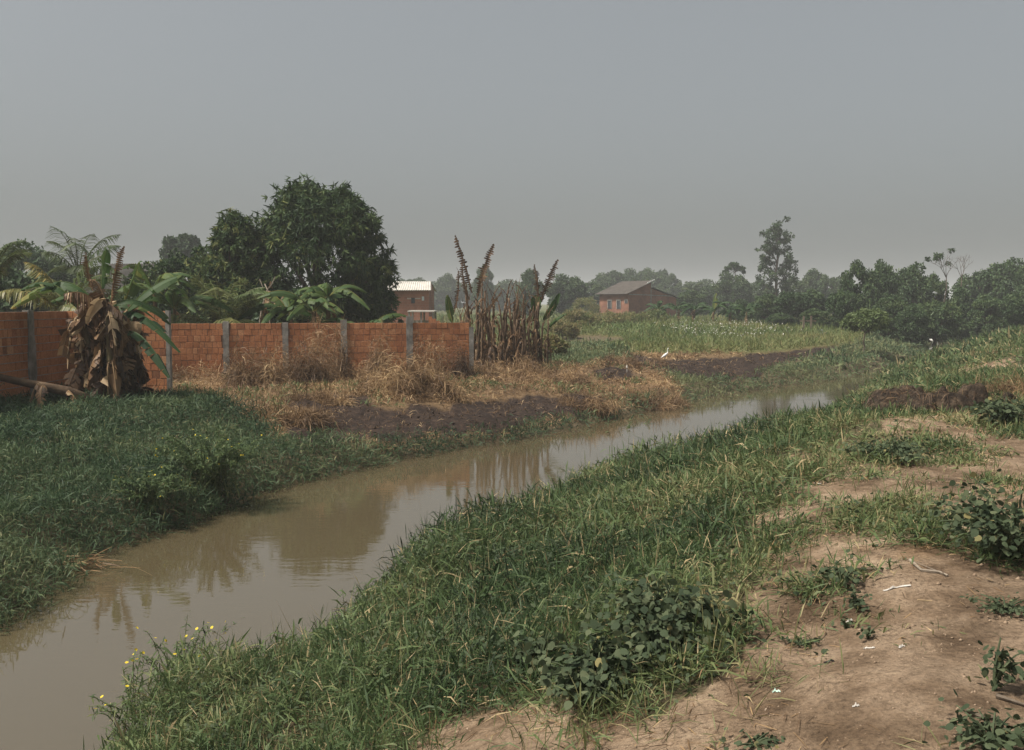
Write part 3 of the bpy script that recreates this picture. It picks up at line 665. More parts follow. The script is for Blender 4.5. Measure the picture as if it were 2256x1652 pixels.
def foliage(lobes, n, rng, leaf, width, per=1, hang=0.5, seg=1, tint0=0.45, tspread=0.25, shell=0.55, prof=None, up=0.25, fold=0.5):
    """leaf sprays through the lobes' outer part; per leaves to a spray"""
    C = np.array([l[0] for l in lobes]); Rr = np.array([l[1] for l in lobes])
    wts = Rr[:, 0] ** 2; k = rng.choice(len(lobes), n, p=wts / wts.sum())
    d = sphere_pts(n, rng); rad = rng.uniform(shell, 1.05, n) ** 0.8
    pos = C[k] + d * Rr[k] * rad[:, None]
    lt = rng.normal(0, 0.11, len(lobes))
    tint = np.clip(tint0 + lt[k] + rng.normal(0, tspread * 0.5, n), 0.0, 1.0)
    out = unit(d + np.array([0, 0, up]))
    pos = np.repeat(pos, per, 0); out = np.repeat(out, per, 0); tint = np.repeat(tint, per) + rng.normal(0, 0.05, n * per)
    dd = unit(out * 0.6 + sphere_pts(n * per, rng) * 0.85 + np.array([0, 0, -hang]))
    m = n * per
    if prof is None: prof = [0.5, 1.0] if seg == 1 else [0.25, 1.0, 0.12]
    return ribbons(pos, dd, leaf * rng.uniform(0.7, 1.25, m), width * rng.uniform(0.7, 1.25, m), fold * rng.uniform(0, 0.6, m), seg, prof, rng.uniform(0, np.pi, m), np.clip(tint, 0, 1))
def limbs(root_pt, lobes, n, r0, rng, fork=0.45):
    Gs = []; ks = rng.choice(len(lobes), min(n, len(lobes)), replace=False)
    for k in ks:
        e = np.array(lobes[k][0]); s = np.array(root_pt); mid = s + (e - s) * fork + np.array([0, 0, 0.12 * np.linalg.norm(e - s)]) + rng.normal(0, .1, 3)
        Gs.append(tube(bez(s, mid, e, 6), np.linspace(r0, r0 * 0.22, 6), 5))
    return Gs
def trunk_g(base, top, r0, r1, rng, n=7, wob=0.06):
    t = np.linspace(0, 1, n)[:, None]; P = np.array(base) * (1 - t) + np.array(top) * t
    P[1:-1, :2] += rng.normal(0, wob, (n - 2, 2)); P = np.concatenate([[P[0] - np.array([0, 0, 0.3])], P])
    rad = np.concatenate([[r0 * 1.5], np.linspace(r0 * 1.15, r1, n)])
    return tube(P, rad, 8)
def tree(name, label, cat, base, mains, lobe, nl, leafargs, trunk, seed, mat=TREE, group=None, bark=BARK, low=-0.75, nlimb=14):
    rng = np.random.default_rng(seed)
    t = thing(name, label, cat, base, group)
    b = np.array(base, float)
    mw = [(b + np.array(c), np.array(r, float)) for c, r in mains]
    lb = lobes_on(mw, nl, lobe, rng, low)
    th, r0 = trunk
    top = b + np.array([mains[0][0][0] * 0.6, mains[0][0][1] * 0.6, th])
    tk = mk('trunk', trunk_g(b, top, r0, r0 * 0.6, rng), bark, t, smooth=True)
    mk('limbs', join(*limbs(top - np.array([0, 0, 0.1]), lb, nlimb, r0 * 0.5, rng)), bark, t, smooth=True)
    mk('crown', foliage(lb, rng=rng, **leafargs), mat, t)
    return t
def place_w(xv, Y): return (xat(xv, Y), Y)
def gnd(xv, Y): x = xat(xv, Y); return (x, Y, Hs(x, Y))

# the big mango tree behind the front wall
Dm = 44.5; mb = gnd(706, Dm); k = Dm / 2148.0
mains = [((0.0, 0, 4.2), (3.15, 3.1, 3.75)), ((-0.6, 0, 5.6), (1.9, 2.0, 2.7)), ((1.2, 0, 2.9), (2.05, 2.2, 2.6)), ((0.5, -.3, 5.4), (2.1, 2.0, 2.4)), ((-1.2, -.2, 3.0), (1.9, 2.1, 2.4)), ((2.0, .1, 1.7), (1.35, 1.5, 1.5)), ((-1.9, -.2, 1.7), (1.4, 1.5, 1.5)), ((0.2, -1.0, 1.8), (2.0, 1.6, 1.6)), ((0.1, -1.4, 3.8), (2.2, 1.5, 2.2))]
tree('mango_tree', 'big dense dome shaped mango tree, the tallest behind the brick wall', 'tree', mb, mains, 0.60, 400,
     dict(n=7400, leaf=0.27, width=0.075, per=9, hang=0.75, seg=1, prof=[1.0, .25], tint0=0.42, tspread=0.42, shell=0.5, up=0.5), (2.0, 0.32), 3, low=-0.98, nlimb=12)
# the lighter glossy tree leaning on its left
b = gnd(528, 43.0)
tree('mango_tree', 'smaller glossy leaved tree pressed against the left side of the big mango', 'tree', b,
     [((0, 0, 4.2), (1.25, 1.2, 2.0)), ((0.0, 0, 2.6), (1.6, 1.4, 1.8)), ((.05, 0, 5.1), (0.85, 0.8, 1.3)), ((.5, .3, 2.2), (1.6, 1.2, 1.6)), ((-.6, 0, 3.3), (1.0, 1.0, 1.4)), ((-.3, -.3, 1.2), (1.6, 1.2, 1.2))], 0.45, 210,
     dict(n=4200, leaf=0.25, width=0.085, per=8, hang=0.6, seg=1, prof=[1.0, .25], tint0=0.58, tspread=0.6, shell=0.45, up=0.5), (1.6, 0.16), 5, low=-0.98, nlimb=8)
b = gnd(400, 47.0)
tree('spreading_tree', 'low spreading grey green tree between the palm and the glossy tree', 'tree', b,
     [((0.2, 0, 3.2), (2.0, 1.6, 1.5)), ((-1.4, 0, 2.9), (1.3, 1.1, 1.3)), ((1.5, 0, 3.6), (1.3, 1.1, 1.6)), ((0, 0, 1.5), (2.5, 1.5, 1.5)), ((1.4, -.5, 1.8), (1.7, 1.3, 1.6))], 0.42, 230,
     dict(n=7500, leaf=0.16, width=0.085, per=5, hang=0.2, seg=1, tint0=0.45, tspread=0.5, shell=0.35), (1.4, 0.15), 6, low=-0.98, nlimb=8)
b = gnd(402, 105.0)
tree('round_tree', 'distant blue grey round topped tree above the low spreading tree', 'tree', b,
     [((0, 0, 7.8), (1.75, 1.8, 1.9)), ((-.6, 0, 6.3), (1.3, 1.4, 1.3)), ((.7, .2, 7.4), (1.2, 1.3, 1.5))], 0.6, 60,
     dict(n=9000, leaf=0.32, width=0.22, per=1, hang=0.2, tint0=0.35, shell=0.4), (5.5, 0.25), 7, mat=FARTREE)
def darktree(xv, Y, top, wv, seed, label, mat=FARTREE, n=8000, t0=0.4, leaf=0.24, name='leafy_tree', group='trees behind the left wall'):
    b = gnd(xv, Y); h = zat(top, Y) - b[2]; rw = wv * Y / 2148 / 2
    tree(name, label, 'tree', b, [((0, 0, h * .62), (rw, rw, h * .38)), ((-rw * .4, 0, h * .42), (rw * .8, rw * .8, h * .36)), ((rw * .45, .1, h * .46), (rw * .75, rw * .8, h * .38))],
         rw * 0.30, 90, dict(n=n, leaf=leaf, width=leaf * .62, hang=0.15, tint0=t0, shell=0.4), (h * .4, 0.14), seed, mat=mat, group=group, low=-0.9)
darktree(62, 68, 546, 150, 12, 'dark green tree behind the left wall near the picture edge', n=14000)
darktree(0, 46, 585, 150, 13, 'dark tree at the very left edge under the palm tip', t0=0.3, n=13000)
darktree(125, 80, 585, 140, 14, 'hazy low tree between the left edge trees and the young palm', t0=0.45)
darktree(640, 39, 640, 130, 15, 'dark shrubby tree filling the gap under the big mango', t0=0.3, leaf=0.2)
darktree(300, 41, 640, 130, 16, 'dense dark shrub right behind the left banana clump', t0=0.35, leaf=0.2)

# prototypes for the far tree line; copies share their meshes
def proto(name, mains, lobe, nl, n, leaf, th, r0, seed, t0=0.42, low=-0.9):
    return tree(name, 'x', 'tree', (0, 0, 0), mains, lobe, nl, dict(n=n, leaf=leaf, width=leaf * .7, hang=0.15, tint0=t0, tspread=0.3, shell=0.35), (th, r0), seed, mat=FARTREE, group='trees along the far fields', low=low)
PR = [proto('broadleaf_tree', [((0, 0, 4.6), (3.2, 3.2, 3.0)), ((-1.5, .2, 3.6), (2.2, 2.2, 2.2)), ((1.6, -.3, 3.9), (2.2, 2.2, 2.4)), ((0.2, -.6, 2.0), (2.8, 2.6, 1.6))], 0.85, 110, 15000, 0.30, 2.2, 0.24, 31),
      proto('broadleaf_tree', [((-.9, 0, 5.4), (2.1, 2.1, 2.3)), ((1.2, 0, 4.5), (2.2, 2.2, 2.2)), ((-1.6, 0, 3.2), (2.0, 2.0, 1.9)), ((1.2, -.3, 2.2), (2.4, 2.2, 1.7))], 0.70, 100, 13000, 0.30, 2.4, 0.22, 32, 0.46),
      proto('broadleaf_tree', [((0, 0, 5.9), (3.4, 3.4, 1.9)), ((-1.4, 0, 4.7), (2.3, 2.3, 1.7)), ((1.6, 0, 4.9), (2.2, 2.2, 1.7)), ((0, 0, 2.6), (2.5, 2.5, 1.9))], 0.8, 110, 15000, 0.30, 2.8, 0.24, 33, 0.38),
      proto('broadleaf_tree', [((0, 0, 4.9), (2.3, 2.3, 2.9)), ((.9, 0, 3.1), (2.0, 2.0, 2.0)), ((-1.0, 0, 2.5), (2.0, 2.0, 1.9)), ((0, 0, 1.3), (2.2, 2.2, 1.2))], 0.62, 110, 13000, 0.26, 1.8, 0.2, 34, 0.5)]
PH = [7.6, 7.7, 7.8, 7.8]; PW = [7.2, 7.0, 7.4, 6.2]
used = set()
def far_tree(xv, Y, top, wv, kind, label, rz=None):
    b = gnd(xv, Y); h = zat(top, Y) - b[2]; wd = wv * Y / 2148
    s = (wd / PW[kind], wd / PW[kind], h / PH[kind]); rz = (xv * 1.7) % 6.28 if rz is None else rz
    if kind not in used:
        used.add(kind); o = PR[kind]; o.location = b; o.scale = s; o.rotation_euler = (0, 0, rz); o['label'] = label; return o
    return copy_tree(PR[kind], b, rz, s, label)
FT = [(905, 260, 613, 90, 2, 'farthest blue tree just right of the pale roofed house'), (985, 250, 606, 75, 1, 'blue hazy tree left of the dead banana stand'),
      (950, 300, 622, 110, 0, 'low blue treetop behind the shed slab'), (1066, 190, 586, 52, 3, 'tall hazy tree showing between the two upright dead banana leaves'),
      (1030, 280, 622, 120, 2, 'low blue tree behind the left end of the dead bananas'), (1120, 240, 618, 100, 0, 'blue tree behind the middle of the dead bananas'),
      (1170, 135, 598, 75, 1, 'mid green tree behind the right end of the dead bananas'), (1250, 140, 607, 95, 0, 'rounded tree left of the field house with dry scrub before it'),
      (1300, 170, 622, 90, 3, 'low tree close behind the left side of the field house'), (1345, 215, 597, 84, 2, 'leftmost of the big round trees behind the field house'),
      (1398, 220, 595, 74, 0, 'round tree behind the field house, second from its left'), (1438, 225, 592, 78, 2, 'highest round tree behind the ridge of the field house'),
      (1476, 215, 607, 60, 1, 'round tree behind the right gable of the field house'), (1540, 240, 618, 90, 0, 'hazy low treetops right of the field house'),
      (1520, 130, 640, 80, 3, 'bushy tree beside the right wall of the field house'),
      (1612, 150, 603, 84, 0, 'dark domed tree left of the tall slender tree'), (1570, 160, 628, 80, 2, 'lower tree just left of the dark domed tree'),
      (1668, 160, 618, 70, 1, 'hazy tree at the foot of the tall slender tree'), (1785, 165, 598, 80, 1, 'pale hazy trees right of the tall slender tree'), (1745, 150, 612, 60, 3, 'hazy narrow tree right behind the tall slender tree'),
      (1830, 150, 607, 60, 2, 'hazy tree in the gap left of the large dark tree'),
      (1690, 92, 648, 84, 3, 'olive tree at the near edge of the wood, above the flower field'), (1765, 88, 640, 110, 2, 'broad olive crowned tree left of the large dark tree'), (1640, 96, 662, 70, 1, 'small tree behind the row of green bananas'),
      (1895, 80, 582, 92, 1, 'large dark tree with ragged top right of centre'), (1940, 84, 578, 74, 0, 'dark tree with a high tuft beside the large dark tree'), (1860, 76, 640, 70, 2, 'lower dark tree before the large dark tree'),
      (2005, 88, 585, 96, 0, 'wide green tree left of the bare branched tree'), (2062, 90, 604, 70, 3, 'green tree below the bare branches'),
      (2150, 100, 598, 100, 2, 'green tree right of the bare branched tree'), (2212, 96, 575, 110, 0, 'tall broad tree near the right picture edge'), (2290, 92, 570, 100, 1, 'tree cut by the right picture edge'),
      (2110, 82, 640, 80, 1, 'dark lower tree behind the round bush'), (2180, 78, 650, 90, 3, 'lower tree before the tall broad tree at right'), (2250, 74, 645, 90, 2, 'dark lower tree at the right picture edge'),
      (1960, 74, 650, 90, 3, 'bushy low tree behind the umbrella shaped sapling'), (1800, 78, 680, 80, 3, 'low bush beside the blue grey tarp'), (2010, 72, 672, 70, 0, 'low bush left of the round waterside bush'),
      (1720, 84, 690, 60, 0, 'low shrub at the corner of the flower field')]
for a in FT: far_tree(*a)
RB = gnd(2062, 76.0)
tree('round_bush', 'round drooping light green bush standing at the end of the water', 'bush', (RB[0], RB[1], 0.35), [((0, 0, 1.75), (1.75, 1.6, 1.35)), ((.5, 0, 1.1), (1.4, 1.3, 1.0)), ((-.5, -.2, 1.2), (1.4, 1.3, 1.1))], 0.42, 70,
     dict(n=9000, leaf=0.26, width=0.1, hang=0.5, tint0=0.62, tspread=0.3, shell=0.35), (1.0, 0.14), 36, mat=FARTREE, low=-0.6)
SB = gnd(1907, 56.0)
tree('umbrella_sapling', 'small umbrella shaped sapling with a thin dark trunk on the mud', 'tree', SB, [((.1, 0, 2.0), (1.2, 1.1, .40)), ((-.1, 0, 1.7), (1.05, 1.0, .36)), ((.2, 0, 2.25), (.75, .7, .26))], 0.26, 60,
     dict(n=4200, leaf=0.18, width=0.08, hang=0.25, tint0=0.95, tspread=0.3, shell=0.3), (1.3, 0.055), 37, mat=FARTREE, low=-0.5)

# tall slender tree with an open crown
rng = np.random.default_rng(41); Yt = 128.0; b = gnd(1708, Yt); kk = Yt / 2148.0
tt = thing('tall_tree', 'tall slender tree with open ragged crown rising above the tree line', 'tree', b)
def tl(dx, yv, r, rz=None): return (np.array([b[0] + dx * kk, b[1] + rng.normal(0, .6), zat(yv, Yt)]), np.array([r, r, r if rz is None else rz]) * kk)
lb = [tl(2, 497, 17, 15), tl(-6, 515, 20, 16), tl(12, 512, 16), tl(4, 532, 24, 18), tl(-20, 528, 13), tl(20, 540, 14), tl(-12, 552, 18), tl(8, 555, 20), tl(27, 520, 8), tl(-36, 548, 11), tl(-30, 562, 12), tl(-24, 580, 15), tl(30, 570, 17), tl(22, 582, 17), tl(36, 586, 12),
      tl(-6, 575, 14), tl(-28, 596, 14), tl(-8, 600, 12), tl(12, 602, 14), tl(32, 604, 14), tl(-14, 618, 14), tl(18, 622, 15), tl(-30, 626, 12), tl(36, 628, 12), tl(0, 640, 18), tl(24, 645, 16), tl(-22, 645, 14)]
topp = np.array([b[0] + 2 * kk, b[1], zat(490, Yt)])
mk('trunk', trunk_g(b, topp, 0.24, 0.05, rng, 9, 0.08), BARK, tt, smooth=True)
Gs = []
for c, r in lb:
    f = np.clip((c[2] - b[2]) / (topp[2] - b[2]) - 0.12, 0.15, 0.9); s = np.array(b) * (1 - f) + topp * f
    Gs.append(tube(bez(s, (s + c) / 2 + np.array([0, 0, .25]), c, 5), np.linspace(.07, .02, 5), 4))
mk('limbs', join(*Gs), BARK, tt, smooth=True)
sub = [(c + rng.normal(0, .6, 3) * r, r * .36) for c, r in lb for _ in range(5)]
mk('crown', foliage(sub, 5200, rng, 0.28, 0.17, hang=0.2, tint0=0.3, shell=0.2), FARTREE, tt)

# thin umbrella top above the dark domed tree
b2 = gnd(1618, 152); t2 = thing('flat_topped_tree', 'thin flat topped tree poking out above the dark domed tree', 'tree', b2); kk2 = 152 / 2148.0
lb2 = [(np.array([b2[0] + dx * kk2, 152, zat(y, 152)]), np.array([r, r, r * .4]) * kk2) for dx, y, r in ((-3, 583, 11), (-14, 590, 8), (13, 590, 9), (4, 592, 7), (-20, 597, 6), (18, 598, 5))]
tp2 = np.array([b2[0], 152, zat(600, 152)]); mk('trunk', trunk_g(b2, tp2, .14, .07, rng), BARK, t2, smooth=True)
mk('limbs', join(*limbs(tp2, lb2, 6, .05, rng)), BARK, t2); mk('crown', foliage(lb2, 900, rng, 0.3, 0.2, hang=0.0, tint0=0.25, shell=0.1), FARTREE, t2)

# bare branched tree at right
def branch(p, d, L, r, depth, rng, out, tips):
    e = p + d * L; mid = (p + e) / 2 + rng.normal(0, .06 * L, 3); out.append(tube(bez(p, mid, e, 4), np.linspace(r, r * .6, 4), 4))
    if depth == 0: tips.append(e); return
    for k in range(rng.integers(2, 4)):
        nd = unit(d + rng.normal(0, .55, 3) * np.array([1, .8, .6]) + np.array([0, 0, .15])); branch(e, nd, L * rng.uniform(.55, .8), r * .58, depth - 1, rng, out, tips)
for xv, Yb, topd, sd, lab, lv in ((2078, 86.0, 560, 44, 'half bare tree with a few dark leaf tufts high at right', 1), (2112, 92.0, 572, 47, 'leafless forked tree beside the half bare tree', 0)):
    rg = np.random.default_rng(sd); bb = gnd(xv, Yb); tr = thing('bare_tree', lab, 'tree', bb, 'bare trees at right')
    hh = zat(612, Yb) - bb[2]; top = np.array(bb) + np.array([.2, 0, hh]); out, tips = [], []
    for k in range(4): branch(top, unit(np.array([rg.uniform(-.9, .9), rg.uniform(-.5, .5), 1.0])), 0.95, .032, 3, rg, out, tips)
    mk('trunk', trunk_g(bb, top, .055, .04, rg), BARK, tr, smooth=True); mk('branches', join(*out), BARK, tr)
    if lv: mk('crown', foliage([(tips[i], np.array([.28, .28, .14])) for i in rg.choice(len(tips), 8, replace=False)], 420, rg, .18, .1, hang=.1, tint0=.25, shell=.1), FARTREE, tr)
# scrub in front of the field house
for k, (xv, Y, top, wv, t0, lab) in enumerate(((1270, 74, 686, 70, .8, 'olive scrub bush on the rise left of the field house'), (1330, 80, 688, 80, .85, 'brownish scrub bush before the windows of the field house'), (1395, 84, 690, 76, .7, 'scrub bush before the corner of the field house'),
        (1440, 88, 686, 60, .45, 'dark bush under the gable of the field house'), (1240, 66, 706, 60, .9, 'dry brown bush on the slope right of the dead bananas'), (1290, 110, 655, 60, .75, 'reddish dry thicket left of the field house'), (1215, 44, 742, 60, .85, 'low brown bush at the foot of the dead bananas'))):
    bb = gnd(xv, Y); h = max(zat(top, Y) - bb[2], .8); rw = wv * Y / 2148 / 2
    tree('scrub_bush', lab, 'bush', bb, [((0, 0, h * .5), (rw, rw * .8, h * .5)), ((rw * .4, 0, h * .4), (rw * .7, rw * .7, h * .45))], rw * .26, 45, dict(n=4500, leaf=0.16, width=0.05, hang=-0.5, tint0=t0, tspread=.4, shell=.2), (h * .3, .04), 60 + k, mat=FIELD, group='scrub bushes on the far field', low=-.6)
# ---------------------------------------------------------------- banana plants and palms
def banana_leaf(p0, p1, p2, width, rng, dead=False, n=20, tear=0.3, fold=0.35, t0=0.4, pet=0.12, ragged=0.2, roll=0.0, asd=None):
    P = bez(p0, p1, p2, n + 1); tg = unit(np.gradient(P, axis=0)); L = np.linalg.norm(np.diff(P, axis=0), axis=1).sum()
    sd = unit(np.cross(tg, np.array([0.05, 0.03, 1.0]))); nr = np.cross(sd, tg)
    if roll: sd, nr = sd * math.cos(roll) + nr * math.sin(roll), nr * math.cos(roll) - sd * math.sin(roll)
    down = np.array([0, 0, -1.0])
    V, Q, T = [], [], []
    t = np.linspace(0, 1, n + 1)
    wp = np.clip(np.sin(np.pi * np.clip((t - pet) / (1.0 - pet) * 0.93 + 0.05, 0, 1)), 0, 1) ** 0.55 * (t > pet - .02)
    for s in (-1, 1):
        a = fold + rng.normal(0, .1); tin = t0 + rng.normal(0, .05); lw = 1.0
        for i in range(n):
            if wp[i] < .02 and wp[i + 1] < .02: continue
            g0 = g1 = 0.0
            if rng.random() < tear:
                a = fold + rng.normal(0, asd if asd else (.28 if not dead else .35)); tin = t0 + rng.normal(0, .09 if not dead else .22); lw = 1 - rng.random() * ragged; g0 = .18 if asd is None else .35
            if dead and rng.random() < .18: continue
            A, B = P[i], P[i + 1]; wA, wB = wp[i] * width * .5 * lw, wp[i + 1] * width * .5 * lw
            if asd: g0 = g1 = .30
            if dead: g0 = g1 = rng.uniform(.05, .3); wA = wB = max(wA, wB) * rng.uniform(.6, 1.15)
            def dr(k, ang):
                lat = s * sd[k] * math.cos(ang); dn = (-nr[k] if not dead else down) * math.sin(ang); return unit(lat + dn)
            row = []
            for k, X, wv, gg in ((i, A, wA, g0), (i + 1, B, wB, g1)):
                m = X + dr(k, a) * wv * .5; e = m + dr(k, min(a + .4, 1.5)) * wv * .5 + (B - A) * (gg if k == i else -gg)
                row.append((X, m + (B - A) * (gg * .4 if k == i else -gg * .4), e))
            b = len(V); V += [row[0][0], row[0][1], row[0][2], row[1][0], row[1][1], row[1][2]]
            Q += [(b, b + 1, b + 4, b + 3), (b + 1, b + 2, b + 5, b + 4)]; T += [tin] * 6
    rib = tube(P, np.linspace(.022, .005, n + 1) * (width / .6) ** .5, 4, tint=min(t0 + (.3 if not dead else .25), 1), cap=False)
    if not V: return rib
    return join((np.array(V), np.array(Q), np.array(T)), rib)
def pstem(base, top, r0, r1, rng, n=9, rag=0.1):
    t = np.linspace(0, 1, n)[:, None]; P = np.array(base) * (1 - t) + np.array(top) * t; P[:, :2] += rng.normal(0, .012, (n, 2)); P[0, 2] -= .15
    return tube(P, np.linspace(r0, r1, n) * (1 + rng.uniform(-rag, rag, n)), 8)
def banana(label, base, h, rng, green=6, skirt=8, L=1.7, W=.5, r0=.12, group=None, lean=(0, 0), extra=(), dead_stem=False, t0=.4, skirt_len=1.3, name='banana_plant', stub=0, rags=0):
    t = thing(name, label, 'banana plant', base, group); b = np.array(base, float); top = b + np.array([lean[0], lean[1], h])
    mk('pseudostem', pstem(b, top, r0, r0 * .55, rng), DSTEM if dead_stem else STEM, t, smooth=True)
    ph = rng.uniform(0, 6.28)
    for k in range(green):
        a = ph + k * 2.4; o = np.array([math.cos(a), math.sin(a), 0]); l_ = L * rng.uniform(.75, 1.15); e = rng.uniform(-.45, .55)
        mk('leaf', banana_leaf(top - [0, 0, .1], top + o * l_ * .38 + [0, 0, l_ * (.5 + .3 * e)], top + o * l_ * .95 + [0, 0, l_ * e * .75], W * rng.uniform(.8, 1.15), rng, t0=t0 + rng.normal(0, .06), fold=.45), BANANA, t)
    for k in range(skirt):
        a = rng.uniform(0, 6.28); o = np.array([math.cos(a), math.sin(a), 0]); s = b + (top - b) * (rng.uniform(.45, 1.0) if not dead_stem else rng.uniform(.22, .92)); l_ = min(skirt_len * rng.uniform(.6, 1.2), (s[2] - b[2]) * .98)
        mk('dead_leaf', banana_leaf(s, s + o * rng.uniform(.18, .5) + [0, 0, rng.uniform(0, .3)], s + o * rng.uniform(.12, .4) + [0, 0, -l_], W * rng.uniform(.55, 1.35), rng, dead=True, n=11, fold=rng.uniform(.5, 1.1), t0=rng.uniform(.3, .75) - (.22 if dead_stem else 0), pet=.05, tear=.5), DEADB, t)
    for k in range(rags):       # crumpled brown rags all the way down the stem
        a = rng.uniform(0, 6.28); o = np.array([math.cos(a), math.sin(a), 0]); s = b + (top - b) * rng.uniform(.12, 1.12) + o * r0 * rng.uniform(.5, 1.8); l_ = rng.uniform(.3, .8); l_ = min(l_, max(.12, s[2] - b[2] - .02))
        mk('dead_leaf', banana_leaf(s, s + o * rng.uniform(.05, .3) + [0, 0, rng.uniform(-.1, .25)], s + o * rng.uniform(0, .35) + [rng.normal(0, .12), 0, -l_], rng.uniform(.3, .75), rng, dead=rng.random() < .5, n=7, fold=rng.uniform(.2, 1.2), t0=rng.choice([.05, .15, .25, .4, .6, .95]), pet=0, tear=.5, roll=rng.uniform(-1.2, 1.2)), DEADB, t)
    for k in range(stub):
        a = rng.uniform(0, 6.28); o = np.array([math.cos(a), math.sin(a), 0])
        mk('dead_leaf', banana_leaf(top - [0, 0, .1], top + o * .1 + [0, 0, .3], top + o * rng.uniform(.1, .45) + [0, 0, rng.uniform(.25, .8)], W * .35, rng, dead=True, n=9, fold=1.1, t0=.25, pet=.05), DEADB, t)
    for (q0, q1, q2, wd, dead, tt0, *rl) in extra:
        if dead and rl: mk('dead_leaf', banana_leaf(q0, q1, q2, wd * 1.15, rng, t0=tt0 - .05, fold=.5, n=26, tear=.85, ragged=.6, pet=.04, roll=rl[0], asd=.22), DEADB, t); continue
        if dead == 'brown': mk('dead_leaf', banana_leaf(q0, q1, q2, wd, rng, t0=tt0, fold=1.15, n=20, tear=.25, pet=.06), DEADB, t); continue
        mk('dead_leaf' if dead else 'leaf', banana_leaf(q0, q1, q2, wd, rng, dead=dead, t0=tt0, fold=(.5 if not rl else .2) if not dead else (1.15 if not rl else .55), n=24 if not dead else 34, tear=.3 if not dead else .8, pet=.06, roll=rl[0] if rl else 0), DEADB if dead else BANANA, t)
    return t
rg = np.random.default_rng(101)
def pt(x, y, Y): return at_y(x, y, Y)
# left clump
LB = [(212, 890, 23.3), (238, 893, 23.0), (262, 890, 23.4), (285, 886, 23.8), (226, 886, 24.1)]
def lbase(i): x, y, Y = LB[i]; xx = xat(x, Y); return (xx, Y, Hs(xx, Y))
gl = 'banana plants of the left clump'
banana('leaning banana plant of the left clump with one broad brown leaf hanging over the wall', lbase(0), 2.25, rg, 1, 7, 1.5, .45, group=gl, rags=34, lean=(-.35, 0), skirt_len=2.0,
       extra=[(pt(216, 672, 23.0), pt(185, 632, 22.8), pt(140, 648, 22.7), .95, True, .45), (pt(210, 668, 23.4), pt(150, 590, 23.6), pt(88, 640, 23.8), .62, False, .30), (pt(190, 650, 23.8), pt(100, 600, 24.2), pt(24, 678, 24.4), .55, False, .78), (pt(205, 640, 23.6), pt(192, 600, 23.6), pt(190, 555, 23.5), .34, True, .5, 1.4)])
banana('front banana plant of the left clump wrapped in hanging dead leaves', lbase(1), 2.35, rg, 1, 7, 1.4, .45, group=gl, rags=40, skirt_len=2.1, extra=[(pt(240, 690, 23.0), pt(215, 600, 23.0), pt(196, 620, 22.9), .5, True, .55, .8), (pt(245, 670, 23.0), pt(250, 590, 23.1), pt(274, 542, 23.2), .34, True, .45, 1.4)])
banana('banana plant of the left clump with two long green leaves drooping down to the right', lbase(2), 1.95, rg, 0, 7, 1.5, .48, group=gl, rags=34, skirt_len=1.8,
       extra=[(pt(262, 700, 23.3), pt(300, 652, 23.1), pt(398, 776, 22.6), .50, False, .16), (pt(268, 735, 23.3), pt(310, 705, 23.0), pt(374, 832, 22.5), .44, False, .14), (pt(265, 720, 23.4), pt(295, 715, 23.3), pt(310, 790, 23.2), .4, True, .75)])
banana('banana plant of the left clump with a green leaf arching up to the right', lbase(3), 2.1, rg, 1, 7, 1.4, .46, group=gl, rags=30, skirt_len=1.7,
       extra=[(pt(275, 690, 23.8), pt(330, 618, 24.0), pt(400, 605, 24.2), .6, False, .42), (pt(280, 690, 23.9), pt(330, 650, 24.6), pt(372, 700, 25.0), .55, False, .5), (pt(268, 680, 24.2), pt(300, 600, 24.6), pt(308, 575, 24.8), .6, False, .55, 1.2)])
banana('rear banana plant of the left clump standing close to the brick wall', lbase(4), 2.3, rg, 3, 7, 1.6, .5, group=gl, rags=16, skirt_len=1.6, extra=[(pt(225, 640, 24.2), pt(222, 590, 24.3), pt(236, 550, 24.4), .45, False, .4, 1.2)])
# fallen stem
ft = thing('fallen_banana_stem', 'fallen brown banana stem lying in the grass by the left wall', 'banana stem', (xat(110, 22.3), 22.3, 1.1))
Pf = np.array([pt(-30, 824, 22.0), pt(30, 838, 22.1), pt(90, 850, 22.2), pt(150, 862, 22.4), pt(206, 882, 22.6)])
mk('pseudostem', tube(Pf, [.07, .085, .10, .115, .10], 8), DSTEM, ft, smooth=True)
for k, (a, bq, c) in enumerate(((pt(85, 846, 22.1), pt(78, 842, 22.0), pt(62, 892, 21.9)), (pt(95, 848, 22.1), pt(90, 850, 22.0), pt(88, 900, 21.8)), (pt(150, 860, 22.3), pt(165, 872, 22.2), pt(172, 890, 22.2)), (pt(15, 836, 22.1), pt(0, 850, 22.0), pt(-20, 862, 21.8)))):
    mk('dead_leaf', banana_leaf(a, bq, c, .3, rg, dead=True, n=10, t0=.6, pet=0), DEADB, ft)
# green bananas behind the front wall
gb = 'green banana plants behind the front wall'
for xv, Y, h, lab in ((690, 35.2, 2.2, 'banana plant behind the wall under the big mango, the fullest of them'), (722, 36.0, 2.7, 'taller banana plant just right of the fullest one behind the wall'), (640, 36.0, 2.1, 'banana plant behind the wall near the glossy tree'), (800, 35.0, 1.25, 'short banana plant with leaves lying along the wall top'), (385, 34.5, 2.3, 'banana plant behind the end of the tall left wall'), (340, 34.5, 2.9, 'banana plant behind the tall left wall above its last post')):
    x = xat(xv, Y); banana(lab, (x, Y, .95), h, rg, 8, 3, 1.9, .58, group=gb, t0=.5)
